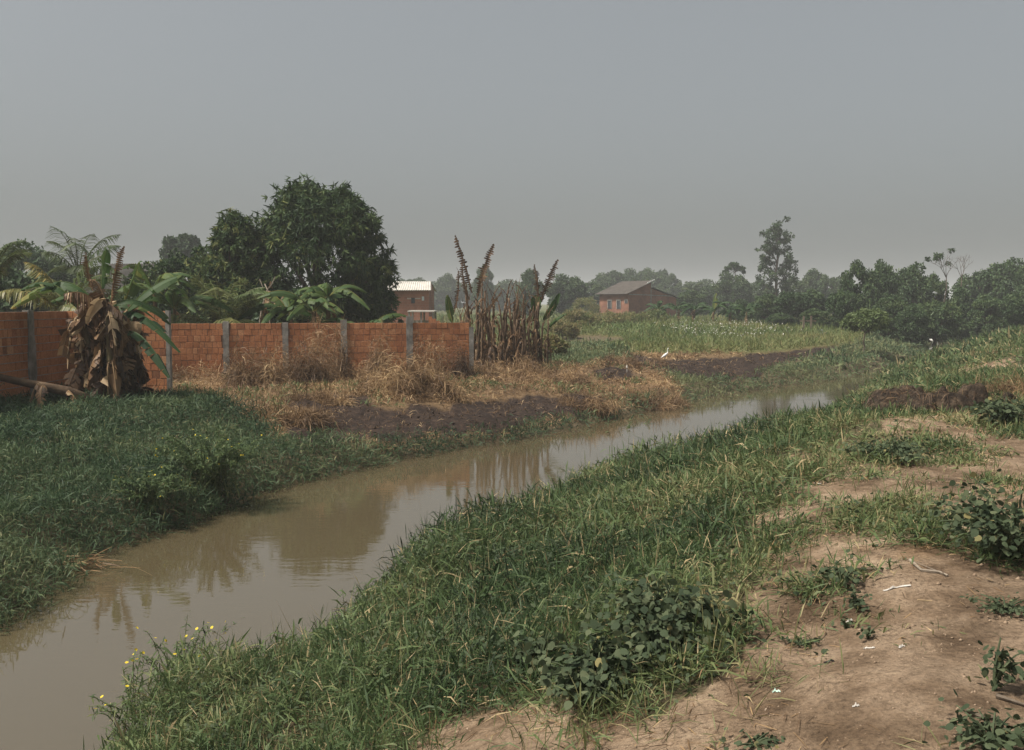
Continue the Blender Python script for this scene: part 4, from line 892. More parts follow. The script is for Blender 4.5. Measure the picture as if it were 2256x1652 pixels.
# dead stand right of the wall end
gd = 'dead banana stand at the end of the wall'
DS = [(1012, 35.6, 2.1), (1040, 35.8, 2.6), (1055, 36.2, 2.55), (1075, 35.6, 2.2), (1090, 36.4, 2.5), (1108, 35.8, 2.35), (1122, 36.6, 2.6), (1135, 35.9, 2.2), (1150, 36.5, 1.9), (1166, 36.0, 1.55), (1180, 37.4, 2.3), (1196, 37.6, 2.35), (1062, 37.2, 2.3), (1110, 37.4, 2.4), (1140, 37.6, 2.2), (1160, 35.2, 1.5), (1128, 35.2, 1.7)]
DL = ['leftmost dead banana stem, leaning out over the wall end', 'dead banana with a tall brown leaf pointing up left above the stand', 'dead banana with a tall brown leaf pointing up right above the stand', 'ragged dead banana stem right after the tall leaved pair', 'dead banana stem fifth from the wall end', 'dead banana stem with pale rags near the middle of the stand', 'tallest thin dead banana stem in the middle of the stand', 'dead banana stem with rags right of the middle of the stand', 'short dead banana stem right of the middle', 'short broken dead banana near the right of the stand', 'dead banana with a thin dark upright leaf at the right of the stand', 'dead banana at right with a long leaf rising to the right', 'dead banana stem at the back behind the tall leaved pair', 'dead banana stem at the back of the middle', 'dead banana stem at the back right of the middle', 'low broken banana stump at the front right of the stand', 'low split banana stem at the front of the stand']
for k, (xv, Y, h) in enumerate(DS):
    ex = []
    if k == 0: ex = [(pt(1000, 690, 35.6), pt(1015, 640, 35.5), pt(1010, 596, 35.5), .3, True, .25, 1.4), (pt(998, 712, 35.4), pt(990, 690, 35.4), pt(986, 650, 35.4), .36, False, .6, 1.3)]
    if k == 1: ex = [(pt(1040, 645, 35.8), pt(1028, 590, 35.7), pt(1003, 517, 35.6), .42, True, .28, 1.4), (pt(1035, 660, 35.7), pt(1020, 630, 35.6), pt(1018, 575, 35.6), .3, True, .3, 1.4)]
    if k == 2: ex = [(pt(1052, 655, 36.2), pt(1062, 595, 36.2), pt(1088, 537, 36.2), .45, True, .3, 1.5), (pt(1044, 712, 35.3), pt(1070, 690, 35.3), pt(1106, 640, 35.4), .3, True, .7, 1.2)]
    if k == 10: ex = [(pt(1186, 655, 37.4), pt(1186, 620, 37.4), pt(1177, 582, 37.4), .34, True, .2, 1.4)]
    if k == 11: ex = [(pt(1192, 665, 37.6), pt(1204, 620, 37.6), pt(1229, 571, 37.6), .5, True, .22, 1.3), (pt(1196, 705, 37.5), pt(1212, 690, 37.4), pt(1233, 646, 37.3), .35, False, .3, 1.0), (pt(1204, 730, 37.4), pt(1215, 700, 37.2), pt(1248, 690, 37.0), .3, False, .35), (pt(1175, 690, 37.6), pt(1182, 665, 37.6), pt(1184, 650, 37.6), .55, False, .4, 1.4)]
    x = xat(xv, Y); banana(DL[k], (x, Y, Hs(x, Y)), h * rg.uniform(.92, 1.2), rg, 0, 8, 1.2, .30, r0=.07, group=gd, dead_stem=True, extra=ex, skirt_len=1.9, name='dead_banana', lean=(rg.normal(0, .2), 0), stub=3)
for k, (xv, Y, h, lab) in enumerate(((1026, 36.6, 2.2, 'thin dead stalk behind the leftmost leaning stem'), (1048, 35.2, 2.4, 'thin dead stalk in front of the tall leaved pair'), (1068, 36.8, 2.6, 'thin dark stalk between the tall leaved pair and the pale rags'), (1083, 35.3, 2.3, 'thin front stalk left of the pale rags'), (1099, 36.9, 2.7, 'thin high stalk behind the pale rags'), (1116, 35.3, 2.4, 'thin front stalk at the middle of the stand'), (1142, 35.4, 2.0, 'thin stalk at the front right of the middle'), (1154, 37.0, 2.3, 'thin stalk behind the short stems'), (1172, 36.6, 2.0, 'thin stalk between the short stems and the dark leaved one'), (1188, 36.8, 1.8, 'thin low stalk at the right end'), (1018, 37.0, 2.4, 'thin stalk at the back left'), (1034, 35.0, 1.9, 'low thin stalk at the front left'), (1060, 34.9, 1.8, 'low thin stalk in front of the pair with tall leaves'), (1094, 34.8, 2.0, 'front thin stalk below the pale rags'), (1128, 37.2, 2.5, 'high thin stalk at the back of the middle'), (1148, 34.9, 1.7, 'low thin stalk at the front right'), (1164, 37.4, 2.2, 'thin stalk at the back right'), (1205, 37.2, 1.6, 'last thin stalk at the right end of the stand'))):
    x = xat(xv, Y); banana(lab + (' of the dead bananas' if 'stand' not in lab else ' of dead bananas'), (x, Y, Hs(x, Y)), h * rg.uniform(.85, 1.25), rg, 0, 5, 1.2, .24, r0=.05, group=gd, dead_stem=True, skirt_len=2.0, name='dead_banana', lean=(rg.normal(0, .28), 0), stub=2)
# row of green bananas before the far wood
gr_ = 'banana plants before the far wood'
for xv, Y, lab in ((1450, 96, 'green banana plant in front of the field house gable'), (1495, 92, 'green banana plant just right of the field house'), (1530, 90, 'drooping green banana plant at the left of the far row'), (1572, 90, 'banana plant with one pale upright leaf in the far row'), (1610, 90, 'banana plant in the far row right of the pale leaved one'), (1645, 88, 'last green banana plant of the far row beside the olive tree')):
    x = xat(xv, Y); banana(lab, (x, Y, Hs(x, Y)), 1.4, rg, 7, 2, 1.8, .6, group=gr_, t0=.22, extra=[(pt(1574, 690, 90), pt(1576, 670, 90), pt(1578, 645, 90), .6, False, .75, 1.4)] if xv == 1572 else [])
# ---- coconut palms
def palm(label, base, h, rng, fronds, L, group='coconut palms behind the walls', t0=.45, up=(.2, 1.3), nl=46):
    t = thing('coconut_palm', label, 'palm', base, group); b = np.array(base, float); top = b + np.array([0, 0, h])
    mk('trunk', tube([b - [0, 0, .2], b + [0, 0, h * .5], top], [.2, .15, .12], 8), BARK, t, smooth=True)
    for k in range(fronds):
        a = k * 2.4 + rng.uniform(-.3, .3); e = rng.uniform(*up); o = np.array([math.cos(a), math.sin(a), 0]); l_ = L * rng.uniform(.8, 1.1)
        p0 = top; p1 = top + o * l_ * .45 * math.cos(e) + np.array([0, 0, l_ * .62 * math.sin(e) + .2]); p2 = top + o * l_ * (.30 + .62 * math.cos(e)) + np.array([0, 0, l_ * (math.sin(e) * .98 - .16 - .25 * math.cos(e))])
        P = bez(p0, p1, p2, nl); tg = unit(np.gradient(P, axis=0)); sd = unit(np.cross(tg, np.array([.02, .01, 1.])))
        tt = np.linspace(0, 1, nl); ll = np.clip(np.sin(np.pi * np.clip(tt * .9 + .1, 0, 1)), .05, 1) * l_ * .30
        Gs = [tube(P, np.linspace(.03, .006, nl), 4, tint=t0 + .2, cap=False)]; tin = np.clip(t0 + rng.normal(0, .12), 0, 1)
        for s in (-1, 1):
            d = unit(sd * s * .75 + tg * .6 + np.array([0, 0, -.05]) + rng.normal(0, .06, (nl, 3)))
            Gs.append(ribbons(P[3:], d[3:], ll[3:], .045, rng.uniform(.35, .8), 2, [.6, 1, .15], rng.uniform(-.5, .5, nl - 3), np.clip(tin + rng.normal(0, .06, nl - 3), 0, 1)))
        mk('frond', join(*Gs), FROND, t)
    return t
rp = np.random.default_rng(7)
palm('young coconut palm with yellowish fronds behind the left banana clump', (xat(142, 29.5), 29.5, .95), 2.0, rp, 11, 2.6, t0=.55, up=(.5, 1.4))
palm('coconut palm with dark feathery crown behind the young palm', (xat(175, 44), 44, .95), 3.6, rp, 12, 3.0, t0=.32, up=(.35, 1.45))
palm('low coconut palm behind the front wall below the glossy tree', (xat(486, 35.5), 35.5, .95), 1.25, rp, 14, 3.0, t0=.5, up=(.5, 1.4))
palm('coconut palm tip at the far left picture edge', (xat(-14, 33), 33, .95), 3.2, rp, 9, 2.4, t0=.35, up=(.4, 1.4))
palm('low palm tucked behind the bananas under the big mango', (xat(665, 38), 38, .95), 1.0, rp, 12, 2.4, t0=.45, up=(.3, 1.35))
palm('small dark palm standing behind the roof of the field house', (xat(1408, 150), 150, 1.2), 4.4, rp, 14, 2.6, group='palms at the field house', t0=.2)
palm('small hazy palm right of the field house', (xat(1523, 160), 160, 1.2), 4.0, rp, 14, 2.8, group='palms at the field house', t0=.2)
# ---------------------------------------------------------------- ground cover
def scatter(y0, y1, dens, rng, xlo=None, xhi=None):
    x0 = -(.545 * y1 + .8) if xlo is None else xlo; x1 = (.545 * y1 + .8) if xhi is None else xhi
    n = int(dens * (x1 - x0) * (y1 - y0)); x = rng.uniform(x0, x1, n); y = rng.uniform(y0, y1, n)
    k = np.abs(x) < .545 * y + .8; return x[k], y[k]
def tufts(x, y, per, h, L, W, rng, tint, spread=.07, seg=2, el=(20, 80), droop=(.1, .6), z=None, lift=.65, dryfrac=.04, prof=None, tj=.07):
    n = len(x); z = H(x, y) if z is None else z
    h = np.broadcast_to(h, (n,)); L = np.broadcast_to(L, (n,)); W = np.broadcast_to(W, (n,)); tint = np.broadcast_to(tint, (n,)); spread = np.broadcast_to(spread, (n,))
    r = lambda a: np.repeat(a, per); m = n * per
    u = rng.random(m)
    bx = r(x) + rng.normal(0, 1, m) * r(spread); by = r(y) + rng.normal(0, 1, m) * r(spread); bz = r(z) + u * lift * r(h) - .02
    az = rng.uniform(0, 2 * np.pi, m); e = np.radians(rng.uniform(el[0], el[1], m)); d = np.stack([np.cos(e) * np.cos(az), np.cos(e) * np.sin(az), np.sin(e)], -1)
    tn = np.clip(r(tint) + rng.normal(0, tj, m), 0, .9); tn = np.where(rng.random(m) < dryfrac, rng.uniform(.9, 1, m), tn)
    if prof is None: prof = [.55, 1., .08] if seg == 2 else [.5, 1., .75, .06]
    return ribbons(np.stack([bx, by, bz], -1), d, r(L) * rng.uniform(.6, 1.25, m), r(W) * rng.uniform(.7, 1.3, m), rng.uniform(droop[0], droop[1], m), seg, prof, rng.uniform(-1.2, 1.2, m), tn)
rg = np.random.default_rng(21)
Gs = []; LEAF = []; NDRY = []
for (y0, y1, dens, per, L, W) in ((2.6, 5.0, 430, 13, .145, .0058), (5.0, 8, 330, 12, .16, .0070), (8, 12, 230, 10, .185, .0092), (12, 17, 140, 9, .23, .0115), (17, 25, 78, 8, .26, .016), (25, 42, 30, 7, .30, .028), (42, 75, 8, 7, .42, .06)):
    x, y = scatter(y0, y1, dens, rg, xlo=-4.5)
    Z = zones(x, y); onb = (Z['d'] > -.12) & (Z['d'] < 24) & ~Z['far']
    x, y, d, din = x[onb], y[onb], Z['d'][onb], Z['dirt'][onb]
    # how much bare dirt lies around: the cover thins out, shortens and dries gradually, with islands of tufts
    nb = np.zeros(len(x)); sc_ = np.clip(y / 6.0, .6, 3.0)
    for a_, r_ in [(q * 1.05, .35) for q in range(6)] + [(q * 1.05 + .5, 1.0) for q in range(6)]: nb += pw(x + math.cos(a_) * r_ * sc_, y + math.sin(a_) * r_ * sc_, P_DIRT)
    nb /= 12.0
    patch = fbm(x * .8, y * .8, 91); fine = fbm(x * 1.5, y * 1.5, 95); fine = np.clip((fine - .5) * 1.7 + .5, 0, 1); isl = fbm(x * 1.15 + 7, y * 1.15, 89, 4)
    right = sst(3.2, 6.5, d) * sst(34, 20, y)
    pr = (1 - nb) ** 1.3 * (1 - right * .75 * sst(.60, .42, isl)) + .55 * nb * sst(.56, .66, isl)
    tz = tuss(x, y)
    pr = np.where(din, np.maximum(np.minimum(pr, .008 + .20 * (1 - nb) + .12 * sst(.60, .70, isl)), tz), np.maximum(pr, tz)); nb = nb * (1 - tz)
    k = rg.random(len(x)) < pr; x, y, d, nb, patch, fine, right = x[k], y[k], d[k], nb[k], patch[k], fine[k], right[k]
    h = (.07 + .52 * fine) * (1 - .72 * nb) * (1 - .62 * right) * (.85 + .4 * sst(1.6, .2, d)) * (1 - .35 * sst(18, 30, y))
    tint = .36 + .85 * (patch - .5) + .4 * (fbm(x * 3.1, y * 3.1, 97) - .5) + .20 * right + .12 * nb + .08 * sst(14, 26, y)
    m = rg.random(len(x)) < .80
    Gs.append(tufts(x[m], y[m], per, h[m], L * (.7 + .7 * fine[m]) * (1 - .35 * right[m]), W, rg, tint[m], spread=.05 + .004 * y[m], seg=2, dryfrac=.08, droop=(.0, .55), el=(-8, 84), tj=.12))
    m = ~m; Gs.append(tufts(x[m], y[m], max(per - 4, 4), h[m] * 1.1, L * (.9 + .7 * fine[m]) * (1 - .4 * right[m]), W * 2.1, rg, tint[m] + .06, spread=.05 + .004 * y[m], seg=2, dryfrac=.03, droop=(.15, .7), el=(15, 80), tj=.09))
    m = rg.random(len(x)) < .035 * (1 - .7 * right); Gs.append(tufts(x[m], y[m], 3, h[m] * .3, .30 + .55 * h[m], W * .7, rg, .62 + .3 * rg.random(m.sum()), spread=.05, seg=2, dryfrac=.35, droop=(.0, .35), el=(55, 88)))
    k = rg.random(len(x)) < (.07 + .30 * nb + .20 * right); NDRY.append(tufts(x[k], y[k], 5, h[k] * .5, L * (.9 - .35 * right[k]), W * .9, rg, np.clip(.45 + .3 * rg.random(k.sum()), 0, .9), spread=.08, seg=2, el=(0, 60), dryfrac=.1))
    if y1 < 30:      # creeping broad leaves between the blades
        pb = fbm(x * .9 + 40, y * .9, 99); k = (pb > .52) & (rg.random(len(x)) < .30)
        LEAF.append(tufts(x[k], y[k], 6, h[k] * .9, .026 + .0018 * y[k], .018 + .0013 * y[k], rg, .45 + .5 * (rg.random(k.sum()) - .5), spread=.07, seg=2, el=(-20, 45), prof=[.5, 1, .25], dryfrac=0, lift=1.0))
g = link('bank_grass', mesh_np('bank_grass', *(lambda G: (G[0], G[1], None, G[2]))(join(*Gs))), GRASS); props(g, 'thick green grass covering the near bank down to the water', 'grass', kind='stuff')
NG = len(g.data.polygons)
g = link('creeping_weeds', mesh_np('creeping_weeds', *(lambda G: (G[0], G[1], None, G[2]))(join(*LEAF))), BROAD); props(g, 'small broad leaved weeds creeping through the near bank grass', 'weeds', kind='stuff')
# far bank: lush green grass at left, the green tongue further right and the fringe along the water
Gs = []
for (y0, y1, dens, per, L, W) in ((9, 16, 190, 8, .19, .0125), (16, 26, 105, 7, .23, .0175), (26, 45, 34, 7, .28, .026), (45, 85, 7, 7, .42, .06)):
    x, y = scatter(y0, y1, dens, rg, xhi=40)
    Z = zones(x, y); k = Z['far'] & (Z['d'] > -.25) & (Z['lush'] | Z['g2'] | Z['mid'] | (Z['fringe'] & (rg.random(len(x)) < .6))) & ((y < 60) | (Z['d'] < 12))
    x, y, d = x[k], y[k], Z['d'][k]; fine = fbm(x * 1.7, y * 1.7, 111); patch = fbm(x * .5, y * .5, 113)
    lowr = np.where(Z['lush'][k], 1.0, .7)
    h = (.22 + .46 * fine) * (.85 + .5 * sst(1.4, .1, d)) * lowr * (1 - .5 * sst(45, 55, y)); tint = .40 + .8 * (patch - .5) + .7 * (fbm(x * 3, y * 3, 117) - .5) + .30 * Z['g2'][k] + .38 * Z['mid'][k]
    Gs.append(tufts(x, y, per, h, L * (.7 + .6 * fine), W, rg, tint, spread=.05 + .005 * y, seg=2, dryfrac=.02, el=(5, 85), droop=(.1, .7), tj=.13))
g = link('lush_grass', mesh_np('lush_grass', *(lambda G: (G[0], G[1], None, G[2]))(join(*Gs))), LUSH); props(g, 'lush dark green grass overhanging the far water edge', 'grass', kind='stuff')
NL = len(g.data.polygons)
# dry straw on the far bank
Gs = []
for (y0, y1, dens, per, L, W) in ((17, 24, 72, 7, .24, .010), (24, 34, 58, 7, .30, .013), (34, 52, 20, 7, .40, .024)):
    x, y = scatter(y0, y1, dens, rg, xhi=16)
    Z = zones(x, y); inside_wall = (x < XC + .15) & (y < YC + .2) | (x < fB[0]) & (y > 31.4 + (x - fA[0]) * .16)
    k = Z['far'] & (Z['d'] > .1) & ~inside_wall & ((Z['dry'] | Z['fringe']) | (Z['dark'] & (rg.random(len(x)) < .16))) & (x > -12)
    x, y, d = x[k], y[k], Z['d'][k]; dk = Z['dark'][k]; fine = fbm(x * 1.3, y * 1.3, 121); patch = fbm(x * .6, y * .6, 123)
    k = rg.random(len(x)) < (.35 + .9 * patch); x, y, d, dk, fine, patch = x[k], y[k], d[k], dk[k], fine[k], patch[k]
    wallclose = sst(3.6, .8, np.abs(y - (31.6 + (x - fA[0]) * .15))) * (x < 0)
    h = np.where(dk, .3, 1) * (.10 + .28 * fine) + .55 * wallclose * sst(.35, .7, fine); tint = np.clip(.10 + .75 * patch + .3 * (fine - .5), .02, .9) * np.where(dk, .45, 1)
    Gs.append(tufts(x, y, per, h, L * (.6 + .8 * fine + .5 * wallclose), W, rg, tint, spread=.10, seg=2, el=(0, 75), droop=(.3, 1.0), dryfrac=.05, tj=.14))
g = link('dry_grass', mesh_np('dry_grass', *(lambda G: (G[0], G[1], None, G[2]))(join(*Gs))), DRY); props(g, 'brown dry grass and straw on the far bank before the wall', 'dry grass', kind='stuff')
g = link('straw_tufts', mesh_np('straw_tufts', *(lambda G: (G[0], G[1], None, G[2]))(join(*NDRY))), DRY); props(g, 'dry yellow blades among the near bank grass', 'dry grass', kind='stuff')
# green weeds among the straw
Gs = []
x, y = scatter(18, 40, 7, rg, xhi=14); Z = zones(x, y); inside_wall = (x < XC + .15) & (y < YC + .2) | (x < fB[0]) & (y > 31.4 + (x - fA[0]) * .16)
k = Z['far'] & Z['dry'] & (Z['d'] > .2) & (fbm(x * .7, y * .7, 131) > .52) & ~inside_wall; x, y = x[k], y[k]
Gs.append(tufts(x, y, 14, .28, .22, .025, rg, .4 + .3 * rg.random(len(x)), spread=.12, dryfrac=.05))
g = link('green_weeds', mesh_np('green_weeds', *(lambda G: (G[0], G[1], None, G[2]))(join(*Gs))), GRASS); props(g, 'scattered green weed tufts in the straw of the far bank', 'weeds', kind='stuff')
# field beyond
Gs = []
for (y0, y1, dens, per, L, W, xl) in ((45, 70, 9.0, 6, .55, .045, 1.0), (70, 110, 3.0, 6, .7, .08, -5), (110, 170, .8, 7, 1.0, .22, -30)):
    x, y = scatter(y0, y1, dens, rg, xlo=xl)
    Z = zones(x, y); k = Z['far'] & Z['field'] & (Z['d'] > 1); x, y = x[k], y[k]; fine = fbm(x * .5, y * .5, 141); patch = fbm(x * .16, y * .16, 143)
    Gs.append(tufts(x, y, per, .25 + .55 * fine, L * (.5 + .7 * fine), W, rg, np.clip(.15 + .7 * patch + .3 * (fine - .5), 0, .95), spread=.25, el=(35, 85), dryfrac=.05, tj=.1, seg=1, prof=[1., .15]))
g = link('field_grass', mesh_np('field_grass', *(lambda G: (G[0], G[1], None, G[2]))(join(*Gs))), FIELD); props(g, 'tall yellowish green grass of the far field', 'grass', kind='stuff')
# white seed heads over part of the field
PF = gpoly([(1430, 742), (1500, 728), (1640, 726), (1710, 738), (1700, 762), (1600, 768), (1480, 762)], 1.1)
x = rg.uniform(10, 45, 6500); y = rg.uniform(45, 100, 6500); k = inpoly(x + rg.normal(0, 1.2, len(x)), y + rg.normal(0, 2.0, len(x)), PF) & (fbm(x * .35, y * .25, 151) > .42); x, y = x[k], y[k]
z = H(x, y) + .45 + .55 * fbm(x * .5, y * .5, 141) + rg.normal(0, .08, len(x)); n = len(x)
WF = leaf_mat('white_tufts', [(0, (.55, .52, .46)), (1, (.80, .78, .72))], trans=.3)
dd = unit(rg.normal(0, 1, (n, 3)))
mk_ = ribbons(np.stack([x, y, z], -1), dd, .075, .05, .2, 1, [.7, .7], rg.uniform(0, 3, n), rg.random(n))
g = link('white_flowers', mesh_np('white_flowers', mk_[0], mk_[1], None, mk_[2]), WF); props(g, 'white flower heads speckling the far field', 'flowers', kind='stuff')
# straw, twigs and crumbs on the bare dirt
x, y = scatter(2.5, 16, 190, rg, xlo=-2); Z = zones(x, y); k = ~Z['far'] & Z['dirt']; x, y = x[k], y[k]
nb = np.zeros(len(x))
for ox, oy in ((.4, 0), (-.4, 0), (0, .4), (0, -.4)): nb += ~pw(x + ox, y + oy, P_DIRT)
lowc = (x < 1.35) & (y < 4.6)
k = rg.random(len(x)) < .02 + .45 * (nb > 0) + .95 * lowc + .2 * sst(.5, .62, fbm(x * .7, y * .7, 161)); x, y = x[k], y[k]; n = len(x)
a = rg.uniform(0, 6.28, n); Gs = [ribbons(np.stack([x, y, H(x, y) + .004 + rg.random(n) * .012], -1), np.stack([np.cos(a), np.sin(a), rg.normal(0, .08, n)], -1), rg.uniform(.03, .16, n), rg.uniform(.003, .007, n), .02, 2, [.7, 1, .4], rg.uniform(-.4, .4, n), np.where(rg.random(n) < .35, rg.uniform(0, .2, n), np.clip(rg.normal(.55, .22, n), 0, 1)))]
g = link('straw_litter', mesh_np('straw_litter', *(lambda G: (G[0], G[1], None, G[2]))(join(*Gs))), DRY); props(g, 'bits of straw and twigs strewn over the bare dirt', 'litter', kind='stuff')
# small clods and pebbles
x, y = scatter(2.5, 14, 210, rg, xlo=-2); Z = zones(x, y); k = ~Z['far'] & Z['dirt']; x, y = x[k], y[k]; n = len(x); s = rg.uniform(.002, .009, n) * (1 + 1.3 * (rg.random(n) < .05))
oc = np.array([(1, 0, 0), (0, 1, 0), (-1, 0, 0), (0, -1, 0), (0, 0, .8), (0, 0, -.5)]); V = (np.stack([x, y, H(x, y)], -1)[:, None, :] + oc[None] * s[:, None, None] * rg.uniform(.6, 1.3, (n, 6, 1))).reshape(-1, 3)
T = (np.arange(n)[:, None, None] * 6 + np.array([(0, 1, 4), (1, 2, 4), (2, 3, 4), (3, 0, 4), (1, 0, 5), (2, 1, 5), (3, 2, 5), (0, 3, 5)])[None]).reshape(-1, 3)
PEB = solid_mat('clods', [(.3, (.17, .12, .08)), (.6, (.30, .22, .15)), (.85, (.48, .40, .32))], scale=9)
g = link('pebbles', mesh_np('pebbles', V, None, T, smooth=False), PEB); props(g, 'small clods and pebbles on the dirt', 'pebbles', kind='stuff')

x = rg.uniform(-9, 20, 9000); y = rg.uniform(17, 52, 9000); Z = zones(x, y); k = Z['dark']; x, y = x[k], y[k]; n = len(x); s = rg.uniform(.012, .05, n)
V = (np.stack([x, y, H(x, y)], -1)[:, None, :] + oc[None] * s[:, None, None] * rg.uniform(.5, 1.5, (n, 6, 1))).reshape(-1, 3)
T = (np.arange(n)[:, None, None] * 6 + np.array([(0, 1, 4), (1, 2, 4), (2, 3, 4), (3, 0, 4), (1, 0, 5), (2, 1, 5), (3, 2, 5), (0, 3, 5)])[None]).reshape(-1, 3)
CLOD = solid_mat('dark_clods', [(.3, (.018, .012, .010)), (.6, (.045, .031, .023)), (.85, (.12, .085, .06))], scale=6)
g = link('mud_clods', mesh_np('mud_clods', V, None, T), CLOD); props(g, 'dark clods scattered over the burnt mud', 'clods', kind='stuff')
# ---------------------------------------------------------------- single plants, heaps, birds and litter
rs_ = np.random.default_rng(55)
def ghit(x, y): X, Y = hit(x, y); return (X, Y, Hs(X, Y))
def broadleaf(name, label, base, rad, h, n, leaf, rng, mat=BROAD, group=None, t0=.5, stems=9, cat='plant', wr=.95):
    """leafy weed: stems arching out from the base, a roof of rounded leaves"""
    t = thing(name, label, cat, base, group); b = np.array(base, float)
    tips = []; Gs = []
    for k in range(stems):
        a = rng.uniform(0, 6.28); r = rad * math.sqrt(rng.random()) * .9; tip = b + np.array([math.cos(a) * r, math.sin(a) * r, h * rng.uniform(.55, 1) * (1 - .45 * (r / rad) ** 2)])
        P = bez(b, b + (tip - b) * .4 + np.array([0, 0, h * .35]), tip, 6); tips.append(P); Gs.append(tube(P, np.linspace(.006, .003, 6) * (1 + h), 4, tint=.6, cap=False))
    mk('stems', join(*Gs), BROAD, t)
    k = rng.integers(0, stems, n); u = rng.random(n) ** .6; C = np.array(tips)
    ii = np.clip((u * 5).astype(int), 0, 4); f = (u * 5 - ii)[:, None]; pos = C[k, ii] * (1 - f) + C[k, ii + 1] * f
    off = rng.normal(0, 1, (n, 3)) * np.array([min(rad * .22, .045 + rad * .06)] * 2 + [h * .08]); pos = pos + off
    pos[:, 2] = np.maximum(pos[:, 2], b[2] + .02)
    dirv = pos - b; dirv[:, 2] = 0; d = unit(unit(dirv) * .7 + rng.normal(0, .5, (n, 3)) * np.array([1, 1, .35]) + np.array([0, 0, -.15]))
    L = leaf * rng.uniform(.6, 1.25, n)
    mk('leaves', ribbons(pos, d, L, L * wr, rng.uniform(.05, .35, n), 4, [.45, .95, 1., .72, .12], rng.normal(0, .75, n), np.clip(t0 + rng.normal(0, .25, n), 0, 1)), mat, t)
    return t
PL = [('big clump of round leaved weed at the edge of the near dirt, upper half', 1450, 1465, .48, .52, 520, .066), ('round leaved weed clump nearest the camera at the dirt edge', 1310, 1550, .34, .36, 330, .066),
      ('dark round leaved bush cut by the right picture edge', 2236, 1235, .62, .55, 420, .062), ('low leafy plant on the bare dirt at right', 2188, 1525, .15, .26, 70, .05), ('sprawling weed in the lower right corner', 2185, 1645, .28, .12, 120, .045),
      ('small seedling with round leaves on the dirt', 1912, 1412, .05, .09, 14, .035), ('tiny plant beside the white scrap on the dirt', 1862, 1390, .04, .07, 12, .03), ('small round leaved sprout at the end of the grass tongue', 1888, 1345, .09, .12, 30, .045),
      ('flat green weed on the dirt left of the seedling', 1762, 1424, .11, .05, 60, .03), ('leafy weed at the grass edge above the black scrap', 1855, 1300, .14, .16, 60, .05), ('dried prostrate weed at the right edge of the dirt', 2215, 1350, .22, .08, 110, .03),
      ('leafy bush on the bank behind the heap at right', 2215, 940, .55, .45, 300, .09), ('low dark weed patch beyond the dirt path', 1960, 1020, .5, .3, 300, .06), ('leafy weed among the grass at the bottom of the bank', 1190, 1490, .22, .3, 60, .075), ('dark leafy bush on the bank by the stream bend', 1205, 1105, .55, .42, 480, .05), ('small weed in the bottom edge near the straw', 1660, 1648, .12, .06, 50, .035)]
for lab, xv, yv, rad, h, n, lf in PL: broadleaf('leafy_weed', lab, ghit(xv, yv), rad, h, int(n * (2.2 if rad > .2 else 1.4)), lf * .66, rs_, group='leafy weeds on the near bank', stems=8 if rad < .2 else 22, t0=.42)

# flowering weeds with yellow blossoms
YEL = leaf_mat('yellow_petals', [(0, (.75, .52, .03)), (1, (.85, .68, .06))], trans=.3)
fa = np.linspace(0, 2 * np.pi, 6)[:5]; fV, fQ = [], []
for a in fa:
    c, s = math.cos(a), math.sin(a); b = len(fV); fV += [(0, 0, 0), (.6 * c - .45 * s, .6 * s + .45 * c, .15), (1.05 * c, 1.05 * s, .22), (.6 * c + .45 * s, .6 * s - .45 * c, .15)]; fQ.append((b, b + 3, b + 2, b + 1))
FLM = mesh_np('flower', np.array(fV), np.array(fQ), tint=np.tile([0, .7, 1, .7], 5)); FLM.materials.append(YEL)
def flower_weed(label, base, rad, h, stems, nleaf, leaf, nfl, fs, rng, group, t0=.5, name='flowering_weed'):
    t = thing(name, label, 'plant', base, group); b = np.array(base, float); Gs = []; C = []
    for k in range(stems):
        a = rng.uniform(0, 6.28); r = rad * math.sqrt(rng.random()); tip = b + np.array([math.cos(a) * r, math.sin(a) * r, h * rng.uniform(.6, 1.05) * (1 - .35 * (r / rad) ** 2)])
        P = bez(b + rng.normal(0, rad * .25, 3) * [1, 1, 0], b + (tip - b) * .45 + np.array([0, 0, h * .25]), tip, 7); C.append(P); Gs.append(tube(P, np.linspace(.006, .002, 7), 4, tint=.7, cap=False))
    C = np.array(C); mk('stems', join(*Gs), GRASS, t)
    k = rng.integers(0, stems, nleaf); u = rng.random(nleaf) ** .55 * 5.999; ii = u.astype(int); f = (u - ii)[:, None]; pos = C[k, ii] * (1 - f) + C[k, ii + 1] * f
    d = unit(rng.normal(0, 1, (nleaf, 3)) * [1, 1, .5] + [0, 0, .25]); L = leaf * rng.uniform(.6, 1.2, nleaf)
    mk('leaves', ribbons(pos, d, L, L * .22, rng.uniform(.1, .5, nleaf), 2, [.3, 1, .1], rng.uniform(-.6, .6, nleaf), np.clip(t0 + rng.normal(0, .14, nleaf), 0, .9)), GRASS, t)
    for q in range(nfl):
        P = C[q % stems]; f = bpy.data.objects.new('flower', FLM); COL.objects.link(f); f.parent = t; p_ = P[-1] + rng.normal(0, .03, 3) - b + np.array([0, 0, .015]) if q < stems else P[4] + rng.normal(0, .06, 3) - b + np.array([0, 0, .05])
        f.location = p_; f.scale = (fs,) * 3; f.rotation_euler = (rng.normal(0, .5), rng.normal(0, .5), rng.uniform(0, 6))
    return t
gf = 'yellow flowered weeds by the stream'
for lab, xv, yv, rad, h, st, nl, nf in (('tall yellow flowered weed leaning over the water at the lower left', 395, 1560, .40, .78, 26, 900, 16), ('yellow flowered weed on the water edge just past the first one', 505, 1480, .36, .66, 24, 760, 10), ('small yellow flowered weed in the lower left corner of the bank', 290, 1630, .36, .66, 20, 600, 9)):
    flower_weed(lab, ghit(xv, yv), rad, h, st, nl, .06, nf, .016, rs_, gf)
